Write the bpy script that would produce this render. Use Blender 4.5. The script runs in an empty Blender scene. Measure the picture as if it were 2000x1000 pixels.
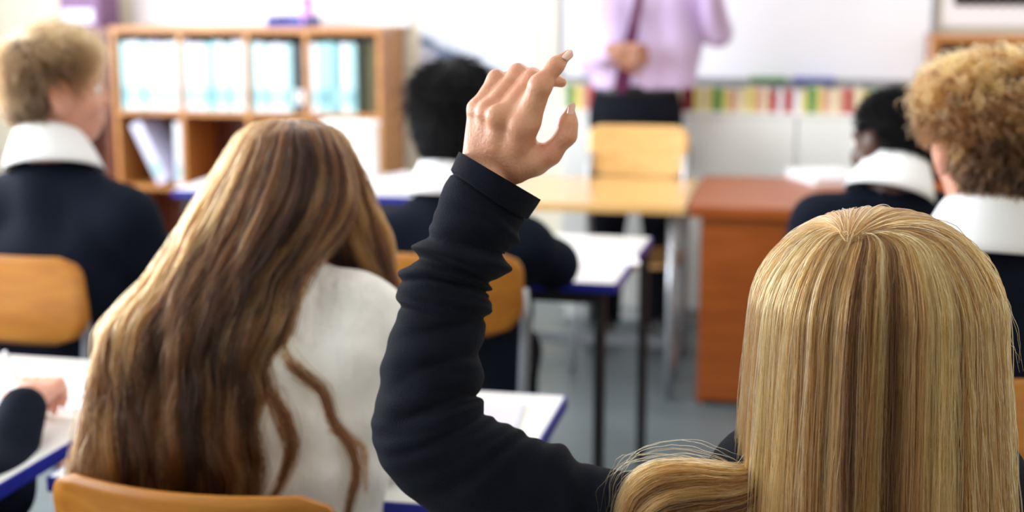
import bpy, bmesh, math, random
import numpy as np
from mathutils import Vector, Matrix

# ------------------------------------------------------------------ scene, camera, light
S = bpy.context.scene
COL = S.collection
PI = math.pi
F = 2778.0                                   # focal length in pixels of the 2000x1000 frame (50 mm)
CAMZ, YAW, PITCH = 1.45, math.radians(11.0), math.atan(530.0 / 2778.0)
cam_d = bpy.data.cameras.new('camera'); cam = bpy.data.objects.new('camera', cam_d); COL.objects.link(cam)
cam.location = (0, 0, CAMZ); cam.rotation_euler = (PI / 2 - PITCH, 0, YAW)
cam_d.lens = 50.0; cam_d.sensor_width = 36.0; cam_d.clip_start = 0.05; cam_d.clip_end = 60
cam_d.dof.use_dof = True; cam_d.dof.focus_distance = 1.36; cam_d.dof.aperture_fstop = 3.3
S.camera = cam
S.view_settings.view_transform = 'Standard'; S.view_settings.look = 'None'
S.view_settings.gamma = 1.0; S.view_settings.use_curve_mapping = False
S.view_settings.exposure = 0.3

wd = bpy.data.worlds.new('daylight'); S.world = wd; wd.use_nodes = True
bg = wd.node_tree.nodes['Background']; bg.inputs['Color'].default_value = (0.86, 0.93, 1.0, 1); bg.inputs['Strength'].default_value = 2.0

X0, X1, Y0, Y1, ZC = -4.1, 2.5, -2.2, 6.45, 2.8      # the room
WIN = [(-1.5, 0.0), (0.4, 1.9), (2.3, 3.8), (4.0, 5.3)]  # windows in the left wall (y from, to)
WZ0, WZ1 = 0.85, 2.55
for i, (a, b) in enumerate(WIN):                       # daylight entering by each window
    ld = bpy.data.lights.new('window_daylight', 'AREA'); ld.shape = 'RECTANGLE'
    ld.size = WZ1 - WZ0 - 0.1; ld.size_y = b - a - 0.1
    ld.energy = (22, 78, 96, 58)[i]; ld.color = (0.93, 0.965, 1.0)
    lo = bpy.data.objects.new('window_daylight', ld); COL.objects.link(lo)
    lo.location = (X0 + 0.04, (a + b) / 2, (WZ0 + WZ1) / 2); lo.rotation_euler = (0, -PI / 2, 0)

# ------------------------------------------------------------------ pixels to rays
ca, sa, cp, sp = math.cos(YAW), math.sin(YAW), math.cos(PITCH), math.sin(PITCH)
RIGHT = np.array([ca, sa, 0.0]); FWD = np.array([-sa, ca, 0.0]); UP = np.array([0, 0, 1.0])
VIEW = FWD * cp - UP * sp; VUP = FWD * sp + UP * cp
CAM = np.array([0, 0, CAMZ])
def ray(px, py): return VIEW + RIGHT * ((px - 1000) / F) + VUP * ((500 - py) / F)
def at(px, py, d):                                     # point at horizontal forward distance d
    r = ray(px, py); return CAM + r * (d / float(r @ FWD))
def on_y(px, py, y): r = ray(px, py); return CAM + r * (y / r[1])
def on_z(px, py, z): r = ray(px, py); return CAM + r * ((z - CAMZ) / r[2])
def W(cx, cy, z=0.0): return RIGHT * cx + FWD * cy + UP * z

# ------------------------------------------------------------------ materials
def nodes(name):
    m = bpy.data.materials.new(name); m.use_nodes = True
    nt = m.node_tree; return m, nt, nt.nodes['Principled BSDF']
def mat(name, col, rough=0.5, var=0.0, scale=8.0, bump=0.0, bdist=.004, bscale=None, metal=0.0, spec=0.5, sheen=0.0, coat=0.0, sss=0.0, stretch=None, col2=None):
    m, nt, b = nodes(name)
    b.inputs['Base Color'].default_value = (*col, 1); b.inputs['Roughness'].default_value = rough
    b.inputs['Metallic'].default_value = metal; b.inputs['Specular IOR Level'].default_value = spec
    b.inputs['Sheen Weight'].default_value = sheen; b.inputs['Coat Weight'].default_value = coat
    b.inputs['Coat Roughness'].default_value = 0.15
    if sss:
        b.inputs['Subsurface Weight'].default_value = sss; b.inputs['Subsurface Radius'].default_value = (0.012, 0.005, 0.003)
        b.inputs['Subsurface Scale'].default_value = 1.0
    if var or bump:
        tc = nt.nodes.new('ShaderNodeTexCoord'); mp = nt.nodes.new('ShaderNodeMapping')
        if stretch: mp.inputs['Scale'].default_value = stretch
        nt.links.new(tc.outputs['Object'], mp.inputs['Vector'])
        n = nt.nodes.new('ShaderNodeTexNoise'); n.inputs['Scale'].default_value = scale; n.inputs['Detail'].default_value = 5
        nt.links.new(mp.outputs['Vector'], n.inputs['Vector'])
        if var:
            r = nt.nodes.new('ShaderNodeValToRGB')
            c2 = col2 or tuple(max(0, c * (1 - var)) for c in col)
            r.color_ramp.elements[0].position = 0.3; r.color_ramp.elements[1].position = 0.7
            r.color_ramp.elements[0].color = (*c2, 1); r.color_ramp.elements[1].color = (*[min(1, c * (1 + var * 0.4)) for c in col], 1)
            nt.links.new(n.outputs['Fac'], r.inputs['Fac']); nt.links.new(r.outputs['Color'], b.inputs['Base Color'])
        if bump:
            n2 = n
            if bscale:
                n2 = nt.nodes.new('ShaderNodeTexNoise'); n2.inputs['Scale'].default_value = bscale; n2.inputs['Detail'].default_value = 4
                nt.links.new(mp.outputs['Vector'], n2.inputs['Vector'])
            bp = nt.nodes.new('ShaderNodeBump'); bp.inputs['Strength'].default_value = bump; bp.inputs['Distance'].default_value = bdist
            nt.links.new(n2.outputs['Fac'], bp.inputs['Height']); nt.links.new(bp.outputs['Normal'], b.inputs['Normal'])
    return m
def wood(name, c1, c2, rough=0.35, coat=0.3, axis=(1.5, 14, 14), scale=3.0):
    m, nt, b = nodes(name)
    tc = nt.nodes.new('ShaderNodeTexCoord'); mp = nt.nodes.new('ShaderNodeMapping'); mp.inputs['Scale'].default_value = axis
    nt.links.new(tc.outputs['Object'], mp.inputs['Vector'])
    n = nt.nodes.new('ShaderNodeTexNoise'); n.inputs['Scale'].default_value = scale; n.inputs['Detail'].default_value = 7; n.inputs['Distortion'].default_value = 0.6
    nt.links.new(mp.outputs['Vector'], n.inputs['Vector'])
    r = nt.nodes.new('ShaderNodeValToRGB'); r.color_ramp.elements[0].position = 0.35; r.color_ramp.elements[1].position = 0.68
    r.color_ramp.elements[0].color = (*c1, 1); r.color_ramp.elements[1].color = (*c2, 1)
    nt.links.new(n.outputs['Fac'], r.inputs['Fac']); nt.links.new(r.outputs['Color'], b.inputs['Base Color'])
    b.inputs['Roughness'].default_value = rough; b.inputs['Coat Weight'].default_value = coat; b.inputs['Coat Roughness'].default_value = 0.2
    return m
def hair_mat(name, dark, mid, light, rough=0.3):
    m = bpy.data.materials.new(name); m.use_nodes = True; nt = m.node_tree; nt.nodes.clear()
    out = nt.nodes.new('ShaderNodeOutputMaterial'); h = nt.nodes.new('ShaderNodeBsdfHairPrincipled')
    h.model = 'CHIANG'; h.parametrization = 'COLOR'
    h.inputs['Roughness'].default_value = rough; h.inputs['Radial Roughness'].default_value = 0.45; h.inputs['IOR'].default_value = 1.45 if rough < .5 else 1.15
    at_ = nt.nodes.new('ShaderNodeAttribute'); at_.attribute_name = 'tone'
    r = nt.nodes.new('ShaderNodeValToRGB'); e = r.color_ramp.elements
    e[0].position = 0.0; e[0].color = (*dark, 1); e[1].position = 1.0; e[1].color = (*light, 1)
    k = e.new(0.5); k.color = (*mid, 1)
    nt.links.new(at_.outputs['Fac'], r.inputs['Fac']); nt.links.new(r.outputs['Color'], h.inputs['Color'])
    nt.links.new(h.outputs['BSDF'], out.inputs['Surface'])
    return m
M = {
 'wall': mat('cream_paint', (0.80, 0.75, 0.63), 0.7, 0.04, 3, 0.05, bscale=60),
 'ceil': mat('ceiling_paint', (0.85, 0.85, 0.83), 0.8),
 'floor': mat('blue_grey_vinyl', (0.12, 0.15, 0.165), 0.38, 0.14, 5, 0.02, bscale=80),
 'white_paint': mat('white_paint', (0.84, 0.85, 0.84), 0.45),
 'board': mat('whiteboard_enamel', (0.84, 0.85, 0.93), 0.25, coat=0.3),
 'alu': mat('grey_aluminium', (0.35, 0.36, 0.40), 0.35, metal=0.7),
 'pine': wood('honey_pine', (0.40, 0.155, 0.035), (0.54, 0.235, 0.065), coat=0.15),
 'redwood': wood('dark_red_wood', (0.13, 0.030, 0.012), (0.22, 0.055, 0.02)),
 'cherry': wood('orange_cherry', (0.25, 0.052, 0.004), (0.34, 0.080, 0.008), rough=0.4, coat=0.08),
 'ply': wood('golden_beech_ply', (0.42, 0.15, 0.012), (0.53, 0.21, 0.022), rough=0.45, coat=0.08),
 'pale_ply': wood('pale_beech_ply', (0.62, 0.35, 0.12), (0.72, 0.44, 0.17), rough=0.25, coat=0.6),
 'top': mat('white_laminate', (0.78, 0.79, 0.77), 0.3, coat=0.2),
 'blue': mat('blue_edging', (0.012, 0.018, 0.30), 0.35),
 'dark_metal': mat('dark_metal', (0.03, 0.028, 0.03), 0.4, metal=0.3),
 'steel': mat('pale_steel', (0.42, 0.44, 0.48), 0.3, metal=0.7),
 'paper': mat('white_paper', (0.84, 0.82, 0.88), 0.6),
 'navy': mat('navy_knit', (0.0045, 0.006, 0.0125), 0.85, 0.25, 30, 0.45, bscale=700, spec=0.12, sheen=0.01),
 'navy2': mat('navy_wool', (0.004, 0.0065, 0.015), 0.9, spec=0.12),
 'trouser': mat('dark_trouser_cloth', (0.005, 0.006, 0.011), 0.85, spec=0.12),
 'collar': mat('white_cotton', (0.86, 0.87, 0.90), 0.7),
 'blouse': mat('white_blouse_cotton', (0.87, 0.86, 0.84), 0.75, 0.05, 9, 0.7, bdist=.03, bscale=9, stretch=(1.6, 1.6, .7)),
 'lilac': mat('lilac_shirt_cotton', (0.60, 0.47, 0.74), 0.65, 0.05, 6, 0.3, bscale=9),
 'tie': mat('plum_silk', (0.09, 0.008, 0.055), 0.4),
 'shoe': mat('black_leather', (0.012, 0.012, 0.013), 0.3),
 'skin': mat('light_tan_skin', (0.66, 0.35, 0.215), 0.40, 0.12, 28, 0.22, bscale=330, sss=0.25, col2=(0.60, 0.25, 0.15)),
 'skin_pale': mat('fair_skin', (0.68, 0.33, 0.235), 0.5, 0.06, 20, sss=0.2),
 'skin_tan': mat('tan_skin', (0.37, 0.18, 0.12), 0.5, 0.06, 20, sss=0.15),
 'skin_dark': mat('dark_brown_skin', (0.085, 0.035, 0.022), 0.42, 0.06, 20, sss=0.1),
 'nail': mat('pale_nail', (0.80, 0.49, 0.41), 0.2, coat=0.4),
 'eye': mat('eye_white', (0.8, 0.8, 0.78), 0.2), 'iris': mat('brown_iris', (0.05, 0.025, 0.012), 0.2),
 'lip': mat('lip_pink', (0.50, 0.19, 0.16), 0.4),
 'teal_spine': mat('pale_teal_card', (0.36, 0.60, 0.64), 0.5), 'white_spine': mat('white_card', (0.74, 0.75, 0.82), 0.5),
 'lilac_spine': mat('lilac_card', (0.66, 0.64, 0.84), 0.5), 'dark_spine': mat('charcoal_card', (0.03, 0.04, 0.05), 0.5),
 'deep_teal': mat('deep_teal_card', (0.16, 0.36, 0.42), 0.5),
 'olive': mat('olive_board', (0.085, 0.075, 0.03), 0.6),
 'red': mat('red_card', (0.45, 0.05, 0.06), 0.5), 'crimson': mat('crimson_card', (0.22, 0.012, 0.03), 0.5), 'green': mat('green_card', (0.09, 0.28, 0.07), 0.5),
 'yellow': mat('yellow_card', (0.72, 0.62, 0.20), 0.5), 'cream': mat('cream_card', (0.78, 0.68, 0.48), 0.5),
 'salmon': mat('salmon_card', (0.66, 0.35, 0.26), 0.5), 'bluecard': mat('blue_card', (0.09, 0.12, 0.45), 0.5), 'purple': mat('purple_card', (0.17, 0.075, 0.19), 0.5),
 'pinkcard': mat('pink_card', (0.70, 0.30, 0.62), 0.5), 'black': mat('black_card', (0.012, 0.012, 0.014), 0.6),
 'plastic': mat('white_plastic', (0.86, 0.86, 0.88), 0.3),
}
def glass_mat():
    m, nt, b = nodes('window_glass'); b.inputs['Transmission Weight'].default_value = 1.0
    b.inputs['Roughness'].default_value = 0.0; b.inputs['IOR'].default_value = 1.1; return m
M['glass'] = glass_mat()
def lamp_mat():
    m, nt, b = nodes('lit_diffuser'); b.inputs['Emission Color'].default_value = (1, 0.97, 0.92, 1); b.inputs['Emission Strength'].default_value = 3.0; return m
M['lamp'] = lamp_mat()
M['blonde'] = hair_mat('golden_blonde_hair', (0.040, 0.014, 0.004), (0.27, 0.115, 0.030), (0.76, 0.44, 0.16))
M['blonde_cap'] = mat('blonde_under_hair', (0.06, 0.028, 0.010), 0.6, 0.4, 60, 0.6, stretch=(1, 1, 0.1))
M['brunette'] = hair_mat('brown_highlighted_hair', (0.014, 0.005, 0.003), (0.078, 0.026, 0.009), (0.46, 0.20, 0.06))
M['brunette_cap'] = mat('brown_under_hair', (0.018, 0.008, 0.004), 0.6, 0.3, 40, 0.4, stretch=(1, 1, 0.1))
M['sandy'] = hair_mat('sandy_hair', (0.026, 0.012, 0.005), (0.095, 0.045, 0.015), (0.42, 0.26, 0.11))
M['sandy_cap'] = mat('sandy_under_hair', (0.05, 0.026, 0.011), 0.7)
M['ginger'] = hair_mat('ginger_blonde_hair', (0.020, 0.008, 0.003), (0.12, 0.046, 0.013), (0.52, 0.27, 0.085))
M['ginger_cap'] = mat('ginger_under_hair', (0.05, 0.024, 0.010), 0.7)
M['blackhair'] = mat('black_hair', (0.003, 0.003, 0.0045), 0.5, spec=0.15)
M['black_cap'] = mat('black_under_hair', (0.003, 0.003, 0.0045), 0.6, spec=0.15)
M['browndark'] = hair_mat('dark_brown_hair', (0.01, 0.006, 0.004), (0.03, 0.016, 0.01), (0.07, 0.04, 0.02))

# ------------------------------------------------------------------ mesh helpers
def link(o, parent=None):
    COL.objects.link(o)
    if parent is not None: o.parent = parent
    return o
def mesh(name, V, Fc, m, parent=None, smooth=True):
    me = bpy.data.meshes.new(name)
    if isinstance(V, np.ndarray): V = V.tolist()
    if isinstance(Fc, np.ndarray): Fc = Fc.tolist()
    me.from_pydata(V, [], Fc); me.materials.append(M[m] if isinstance(m, str) else m)
    if smooth: me.polygons.foreach_set('use_smooth', [True] * len(me.polygons))
    me.update(); return link(bpy.data.objects.new(name, me), parent)
def bmobj(name, bm, m, parent=None, smooth=False):
    me = bpy.data.meshes.new(name); bm.to_mesh(me); bm.free(); me.materials.append(M[m] if isinstance(m, str) else m)
    if smooth: me.polygons.foreach_set('use_smooth', [True] * len(me.polygons))
    return link(bpy.data.objects.new(name, me), parent)
def tag(o, label, cat, group=None, kind=None):
    o['label'] = label
    if cat: o['category'] = cat
    if group: o['group'] = group
    if kind: o['kind'] = kind
    return o
def empty(name, loc=(0, 0, 0), rz=0.0):
    o = bpy.data.objects.new(name, None); o.empty_display_size = 0.1; COL.objects.link(o)
    o.location = tuple(loc); o.rotation_euler = (0, 0, rz); return o
def add_box(bm, lo, hi, bev=0.0, Mx=None):
    r = bmesh.ops.create_cube(bm, size=1.0)
    vs = r['verts']; c = [(lo[i] + hi[i]) / 2 for i in range(3)]; s = [hi[i] - lo[i] for i in range(3)]
    for v in vs: v.co = Vector((c[0] + v.co.x * s[0], c[1] + v.co.y * s[1], c[2] + v.co.z * s[2]))
    if bev:
        es = list({e for v in vs for e in v.link_edges})
        rb = bmesh.ops.bevel(bm, geom=es, offset=bev, segments=2, affect='EDGES', profile=0.6)
        vs = list({v for f in rb['faces'] for v in f.verts} | {v for v in vs if v.is_valid})
    if Mx is not None:
        for v in vs: v.co = Mx @ v.co
def box(name, lo, hi, m, parent=None, bev=0.0, Mx=None):
    bm = bmesh.new(); add_box(bm, lo, hi, bev, Mx); return bmobj(name, bm, m, parent)
def tube_arrays(pts, r, seg=10, cap=True):
    pts = np.array(pts, float); n = len(pts); rr = np.full(n, r) if np.isscalar(r) else np.array(r, float)
    T = np.gradient(pts, axis=0); T /= np.linalg.norm(T, axis=1)[:, None] + 1e-12
    u = np.cross(T[0], [0.13, 0.37, 0.92]); u /= np.linalg.norm(u); V = []
    for i in range(n):
        u = u - T[i] * (u @ T[i]); u /= np.linalg.norm(u); w = np.cross(T[i], u)
        th = np.arange(seg) * 2 * PI / seg
        V.append(pts[i] + rr[i] * (np.cos(th)[:, None] * u + np.sin(th)[:, None] * w))
    V = np.concatenate(V); Fc = []
    for i in range(n - 1):
        for j in range(seg):
            k = (j + 1) % seg; Fc.append((i * seg + j, i * seg + k, (i + 1) * seg + k, (i + 1) * seg + j))
    if cap: Fc.append(tuple(range(seg))[::-1]); Fc.append(tuple(range((n - 1) * seg, n * seg)))
    return V, Fc
def tube(name, pts, r, m, parent=None, seg=10): V, Fc = tube_arrays(pts, r, seg); return mesh(name, V, Fc, m, parent)
def join_arrays(parts):
    V, Fc, o = [], [], 0
    for v, f in parts:
        V.append(np.asarray(v, float)); Fc += [tuple(int(i) + o for i in q) for q in (f.tolist() if isinstance(f, np.ndarray) else f)]; o += len(v)
    return np.concatenate(V), Fc
def catmull(K, n):
    K = np.array(K, float); m = len(K); P = np.vstack([2 * K[0] - K[1], K, 2 * K[-1] - K[-2]])
    t = np.linspace(0, m - 1 - 1e-9, n); i = t.astype(int); f = (t - i)[:, None]
    a, b, c, d = P[i], P[i + 1], P[i + 2], P[i + 3]
    return 0.5 * (2 * b + (c - a) * f + (2 * a - 5 * b + 4 * c - d) * f ** 2 + (3 * b - a - 3 * c + d) * f ** 3), t

# ------------------------------------------------------------------ implicit surfaces (bodies, hands, clothes)
def cone(p, q, r1, r2): return ('c', np.array(p, float), np.array(q, float), float(r1), float(r2))
def ell(c, r, R=None): return ('e', np.array(c, float), np.array(r, float), np.eye(3) if R is None else np.array(R, float))
def prim_box(p):
    if p[0] == 'c':
        r = max(p[3], p[4]); return np.minimum(p[1], p[2]) - r, np.maximum(p[1], p[2]) + r
    r = max(p[2]); return p[1] - r, p[1] + r
def prim_eval(p, X):
    if p[0] == 'c':
        a, b, r1, r2 = p[1:]; ba = b - a; l2 = float(ba @ ba) + 1e-12; h = np.clip(((X - a) @ ba) / l2, 0, 1)
        return np.linalg.norm(X - a - h[..., None] * ba, axis=-1) - (r1 + (r2 - r1) * h)
    c, r, R = p[1:]; q = (X - c) @ R; k0 = np.linalg.norm(q / r, axis=-1); k1 = np.linalg.norm(q / (r * r), axis=-1)
    return k0 * (k0 - 1.0) / (k1 + 1e-9)
def surface(prims, res, k=0.02, cuts=(), subs=()):
    lo = np.min([prim_box(p)[0] for p in prims], axis=0) - 3 * res; hi = np.max([prim_box(p)[1] for p in prims], axis=0) + 3 * res
    n = np.ceil((hi - lo) / res).astype(int) + 1; f = np.full(n, 9.0, dtype=np.float64)
    ax = [lo[i] + np.arange(n[i]) * res for i in range(3)]
    def region(p, mg):
        a, b = prim_box(p); i0 = np.maximum(((a - mg - lo) / res).astype(int), 0); i1 = np.minimum(((b + mg - lo) / res).astype(int) + 2, n)
        sl = tuple(slice(i0[j], i1[j]) for j in range(3))
        return sl, np.stack(np.meshgrid(*[ax[j][sl[j]] for j in range(3)], indexing='ij'), -1)
    for p in prims:
        kk = k
        if p[0] == 'k': continue
        sl, X = region(p, kk + 3 * res)
        if X.size == 0: continue
        d = prim_eval(p, X); g = f[sl]; h = np.maximum(kk - np.abs(g - d), 0) / kk
        f[sl] = np.minimum(g, d) - h * h * kk * 0.25
    for p in subs:
        sl, X = region(p, 0.02)
        if X.size == 0: continue
        f[sl] = np.maximum(f[sl], -prim_eval(p, X))
    for (c, nrm) in cuts:                                 # keep the side the normal points away from
        c = np.array(c, float); nrm = np.array(nrm, float); nrm = nrm / np.linalg.norm(nrm)
        g = (ax[0][:, None, None] - c[0]) * nrm[0] + (ax[1][None, :, None] - c[1]) * nrm[1] + (ax[2][None, None, :] - c[2]) * nrm[2]
        f = np.maximum(f, g)
    ins = f < 0; nx, ny, nz = n
    cs = [(i, j, l) for i in (0, 1) for j in (0, 1) for l in (0, 1)]
    sub = lambda A, o: A[o[0]:nx - 1 + o[0], o[1]:ny - 1 + o[1], o[2]:nz - 1 + o[2]]
    cnt = sum(sub(ins, o).astype(np.int8) for o in cs); act = (cnt > 0) & (cnt < 8)
    idx = -np.ones(act.shape, int); cells = np.argwhere(act); idx[act] = np.arange(len(cells))
    acc = np.zeros((len(cells), 3)); w = np.zeros(len(cells)); ci = cells.T
    for a in range(8):
        for b in range(a + 1, 8):
            oa, ob = np.array(cs[a]), np.array(cs[b])
            if np.abs(oa - ob).sum() != 1: continue
            fa = f[ci[0] + oa[0], ci[1] + oa[1], ci[2] + oa[2]]; fb = f[ci[0] + ob[0], ci[1] + ob[1], ci[2] + ob[2]]
            s = (fa < 0) != (fb < 0); t = np.where(s, fa / (fa - fb + 1e-30), 0)
            acc += np.where(s[:, None], oa + t[:, None] * (ob - oa), 0); w += s
    V = lo + (cells + acc / w[:, None]) * res
    Q = []
    for axis in range(3):
        A = ins[tuple(slice(0, -1) if i == axis else slice(None) for i in range(3))]; B = ins[tuple(slice(1, None) if i == axis else slice(None) for i in range(3))]
        E = np.argwhere(A != B); o1, o2 = [(1, 2), (2, 0), (0, 1)][axis]
        E = E[(E[:, o1] > 0) & (E[:, o2] > 0) & (E[:, o1] < n[o1] - 1) & (E[:, o2] < n[o2] - 1)]
        if not len(E): continue
        e1 = np.zeros(3, int); e1[o1] = 1; e2 = np.zeros(3, int); e2[o2] = 1
        q = np.stack([idx[tuple((E - e1 - e2).T)], idx[tuple((E - e2).T)], idx[tuple(E.T)], idx[tuple((E - e1).T)]], 1)
        fl = ~A[tuple(E.T)]; q[fl] = q[fl][:, ::-1]; Q.append(q)
    return V, np.concatenate(Q)

# ------------------------------------------------------------------ hair strands
def strands(name, P, rad, tone, m, parent, taper=0.35):
    P = np.asarray(P, np.float32); N, K, _ = P.shape
    cu = bpy.data.hair_curves.new(name); cu.add_curves([K] * N)
    cu.position_data.foreach_set('vector', P.reshape(-1))
    ra = cu.attributes.get('radius') or cu.attributes.new('radius', 'FLOAT', 'POINT')
    prof = np.interp(np.linspace(0, 1, K), [0, 0.7, 1], [1, 1, taper])
    ra.data.foreach_set('value', (np.asarray(rad, np.float32).reshape(-1, 1) * np.ones((N, 1)) * prof).astype(np.float32).reshape(-1))
    ta = cu.attributes.new('tone', 'FLOAT', 'POINT')
    t = np.asarray(tone, np.float32)
    if t.ndim == 1: t = np.repeat(t[:, None], K, 1)
    ta.data.foreach_set('value', np.clip(t, 0, 1).astype(np.float32).reshape(-1))
    cu.materials.append(M[m]); o = bpy.data.objects.new(name, cu); link(o, parent); o['kind'] = 'stuff'
    return o
def loft_rings(rows, n):                                   # rows: (Lx, Ly, Rx, Ry, d, depth ratio)
    R, t = catmull(rows, n)
    L = np.array([at(a[0], a[1], a[4]) for a in R]); Rr = np.array([at(a[2], a[3], a[4]) for a in R])
    C = (L + Rr) / 2; H = (Rr - L) / 2; hl = np.linalg.norm(H, axis=1)
    D = np.array([CAM - c for c in C]); D /= np.linalg.norm(D, axis=1)[:, None]
    N = D * (hl * R[:, 5])[:, None]
    return C, H, N, t
def loft_mesh(rows, n, seg, disp=None, scale=1.0):
    C, H, N, t = loft_rings(rows, n); th = np.arange(seg) * 2 * PI / seg
    V = C[:, None] + scale * (np.cos(th)[None, :, None] * H[:, None] + np.sin(th)[None, :, None] * N[:, None])
    if disp is not None:
        nr = V - C[:, None]; nr /= np.linalg.norm(nr, axis=2)[..., None] + 1e-9
        V = V + nr * disp(t[:, None], th[None, :])[..., None]
    i, j = np.meshgrid(np.arange(n - 1), np.arange(seg), indexing='ij'); k = (j + 1) % seg
    Q = np.stack([i * seg + j, i * seg + k, (i + 1) * seg + k, (i + 1) * seg + j], -1).reshape(-1, 4)
    Fc = [tuple(q) for q in Q.tolist()] + [tuple(range(seg))[::-1], tuple(range((n - 1) * seg, n * seg))]
    return V.reshape(-1, 3), Fc
def loft_strands(rows, N, K, rng, clumps=60, wave=0.0, waves=2.0, th0=-0.4, th1=PI + 0.4, depth=(0.8, 1.03), clump=0.7, fly=0.02, tone=None, jit=0.0015, t0=0.0, wave_from=0.15):
    C, H, Nn, t = loft_rings(rows, K); u = np.linspace(0, 1, K)[None, :]
    th = rng.uniform(th0, th1, N); cc = np.sort(rng.uniform(th0, th1, clumps)); ci = np.argmin(np.abs(th[:, None] - cc[None]), 1)
    thc = th[:, None] + (cc[ci] - th)[:, None] * clump * np.clip(u * 1.4, 0, 1)
    off = rng.uniform(-0.16, 0.04, clumps)
    rad = rng.uniform(depth[0], depth[1], N)[:, None] + off[ci][:, None] * np.clip(u * 2, 0, 1)
    isf = rng.random(N) < fly; rad = rad + (isf * rng.uniform(0, 0.16, N))[:, None] * u ** 2
    ph = rng.uniform(0, 2 * PI, clumps)[ci][:, None]; fr = waves * rng.uniform(0.7, 1.3, clumps)[ci][:, None]
    am = wave * rng.uniform(0.5, 1.3, clumps)[ci][:, None]; ramp = np.clip((u - wave_from) * 2.5, 0, 1)
    hd = H / np.linalg.norm(H, axis=1)[:, None]; nd = Nn / np.linalg.norm(Nn, axis=1)[:, None]
    P = C[None] + rad[..., None] * (np.cos(thc)[..., None] * H[None] + np.sin(thc)[..., None] * Nn[None])
    w1 = am * ramp * np.sin(2 * PI * fr * u + ph); w2 = am * 0.7 * ramp * np.cos(2 * PI * fr * u + ph)
    P = P + w1[..., None] * hd[None] + w2[..., None] * nd[None]
    j = np.cumsum(rng.normal(0, jit, (N, K, 3)), 1) * 0.6; P = P + j
    tn = rng.normal(0.5, 0.14, N) + rng.normal(0, 0.26, clumps)[ci]
    if tone is not None: tn = tn[:, None] + tone(u, thc)
    return P, tn
def lock(rng, guide, N, K, r0, r1, wave=0.0, jit=0.0008):  # a loose lock of hair about a guide of (px, py, d)
    G, _ = catmull([at(*g) for g in guide], K); u = np.linspace(0, 1, K)
    r = np.interp(u, [0, 0.5, 1], [r0, (r0 + r1) * 0.55, r1])[None, :, None]
    off = rng.normal(0, 0.5, (N, 1, 3)); off2 = rng.normal(0, 0.3, (N, 1, 3))
    P = G[None] + (off * (1 - u[None, :, None] * 0.3) + off2 * np.sin(u * PI * 2)[None, :, None]) * r + np.cumsum(rng.normal(0, jit, (N, K, 3)), 1) * 0.5
    return P

# ------------------------------------------------------------------ the room
def struct(o, label=None):
    o['kind'] = 'structure'
    if label: o['label'] = label
    return o
struct(box('floor', (X0 - 0.1, Y0 - 0.1, -0.1), (X1 + 0.1, Y1 + 0.1, 0), 'floor'), 'blue-grey vinyl classroom floor')
struct(box('ceiling', (X0 - 0.1, Y0 - 0.1, ZC), (X1 + 0.1, Y1 + 0.1, ZC + 0.1), 'ceil'), 'white painted classroom ceiling')
struct(box('wall_front', (X0 - 0.1, Y1, 0), (X1 + 0.1, Y1 + 0.1, ZC), 'wall'), 'cream wall behind the whiteboard and bookcases')
struct(box('wall_back', (X0 - 0.1, Y0 - 0.1, 0), (X1 + 0.1, Y0, ZC), 'wall'), 'cream wall at the back of the classroom')
struct(box('wall_right', (X1, Y0, 0), (X1 + 0.1, Y1, ZC), 'wall'), 'cream side wall without windows')
bm = bmesh.new()
add_box(bm, (X0 - 0.1, Y0, 0), (X0, Y1, WZ0)); add_box(bm, (X0 - 0.1, Y0, WZ1), (X0, Y1, ZC))
ys = [Y0] + [v for ab in WIN for v in ab] + [Y1]
for i in range(0, len(ys), 2): add_box(bm, (X0 - 0.1, ys[i], WZ0), (X0, ys[i + 1], WZ1))
struct(bmobj('wall_left', bm, 'wall'), 'cream side wall with a row of tall windows')
for i, (a, b) in enumerate(WIN):
    w = empty('window_%d' % (i + 1), (X0 - 0.06, (a + b) / 2, WZ0)); struct(w, 'white framed classroom window')
    h = (b - a) / 2; zt = WZ1 - WZ0; bm = bmesh.new()
    for lo, hi in (((-.03, -h, 0), (.03, -h + .05, zt)), ((-.03, h - .05, 0), (.03, h, zt)), ((-.03, -h + .05, 0), (.03, h - .05, .05)), ((-.03, -h + .05, zt - .05), (.03, h - .05, zt)), ((-.03, -.025, .05), (.03, .025, zt - .05))):
        add_box(bm, lo, hi)
    bmobj('window_frame', bm, 'white_paint', w)
    for s in (-1, 1): box('pane', (-.005, min(s * .025, s * (h - .05)), .05), (.005, max(s * .025, s * (h - .05)), zt - .05), 'glass', w)
struct(box('baseboard_front', (X0, Y1 - 0.015, 0), (X1, Y1, 0.09), 'white_paint'))
# ceiling lamps
for i, (lx, ly) in enumerate([(-2.2, 0.9), (0.4, 0.9), (-2.2, 3.1), (0.4, 3.1), (-2.2, 5.2), (0.4, 5.2)]):
    t = tag(empty('ceiling_lamp', (lx, ly, ZC - 0.06)), 'long lit ceiling lamp on the %s side over the %s of the room' % (('window', 'inner')[i % 2], ('back', 'middle', 'front')[i // 2]), 'lamp', 'ceiling lamps')
    box('housing', (-.6, -.16, .005), (.6, .16, .055), 'white_paint', t, 0.006); box('diffuser', (-.57, -.13, -.004), (.57, .13, .006), 'lamp', t)
    ld = bpy.data.lights.new('lamp_light', 'AREA'); ld.shape = 'RECTANGLE'; ld.size = 1.1; ld.size_y = 0.24
    ld.energy = (1.5, 1.5, 12, 12, 12, 12)[i]; ld.color = (1.0, 0.97, 0.92)
    lo = bpy.data.objects.new('lamp_light', ld); COL.objects.link(lo); lo.parent = t; lo.location = (0, 0, -0.02)

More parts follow.
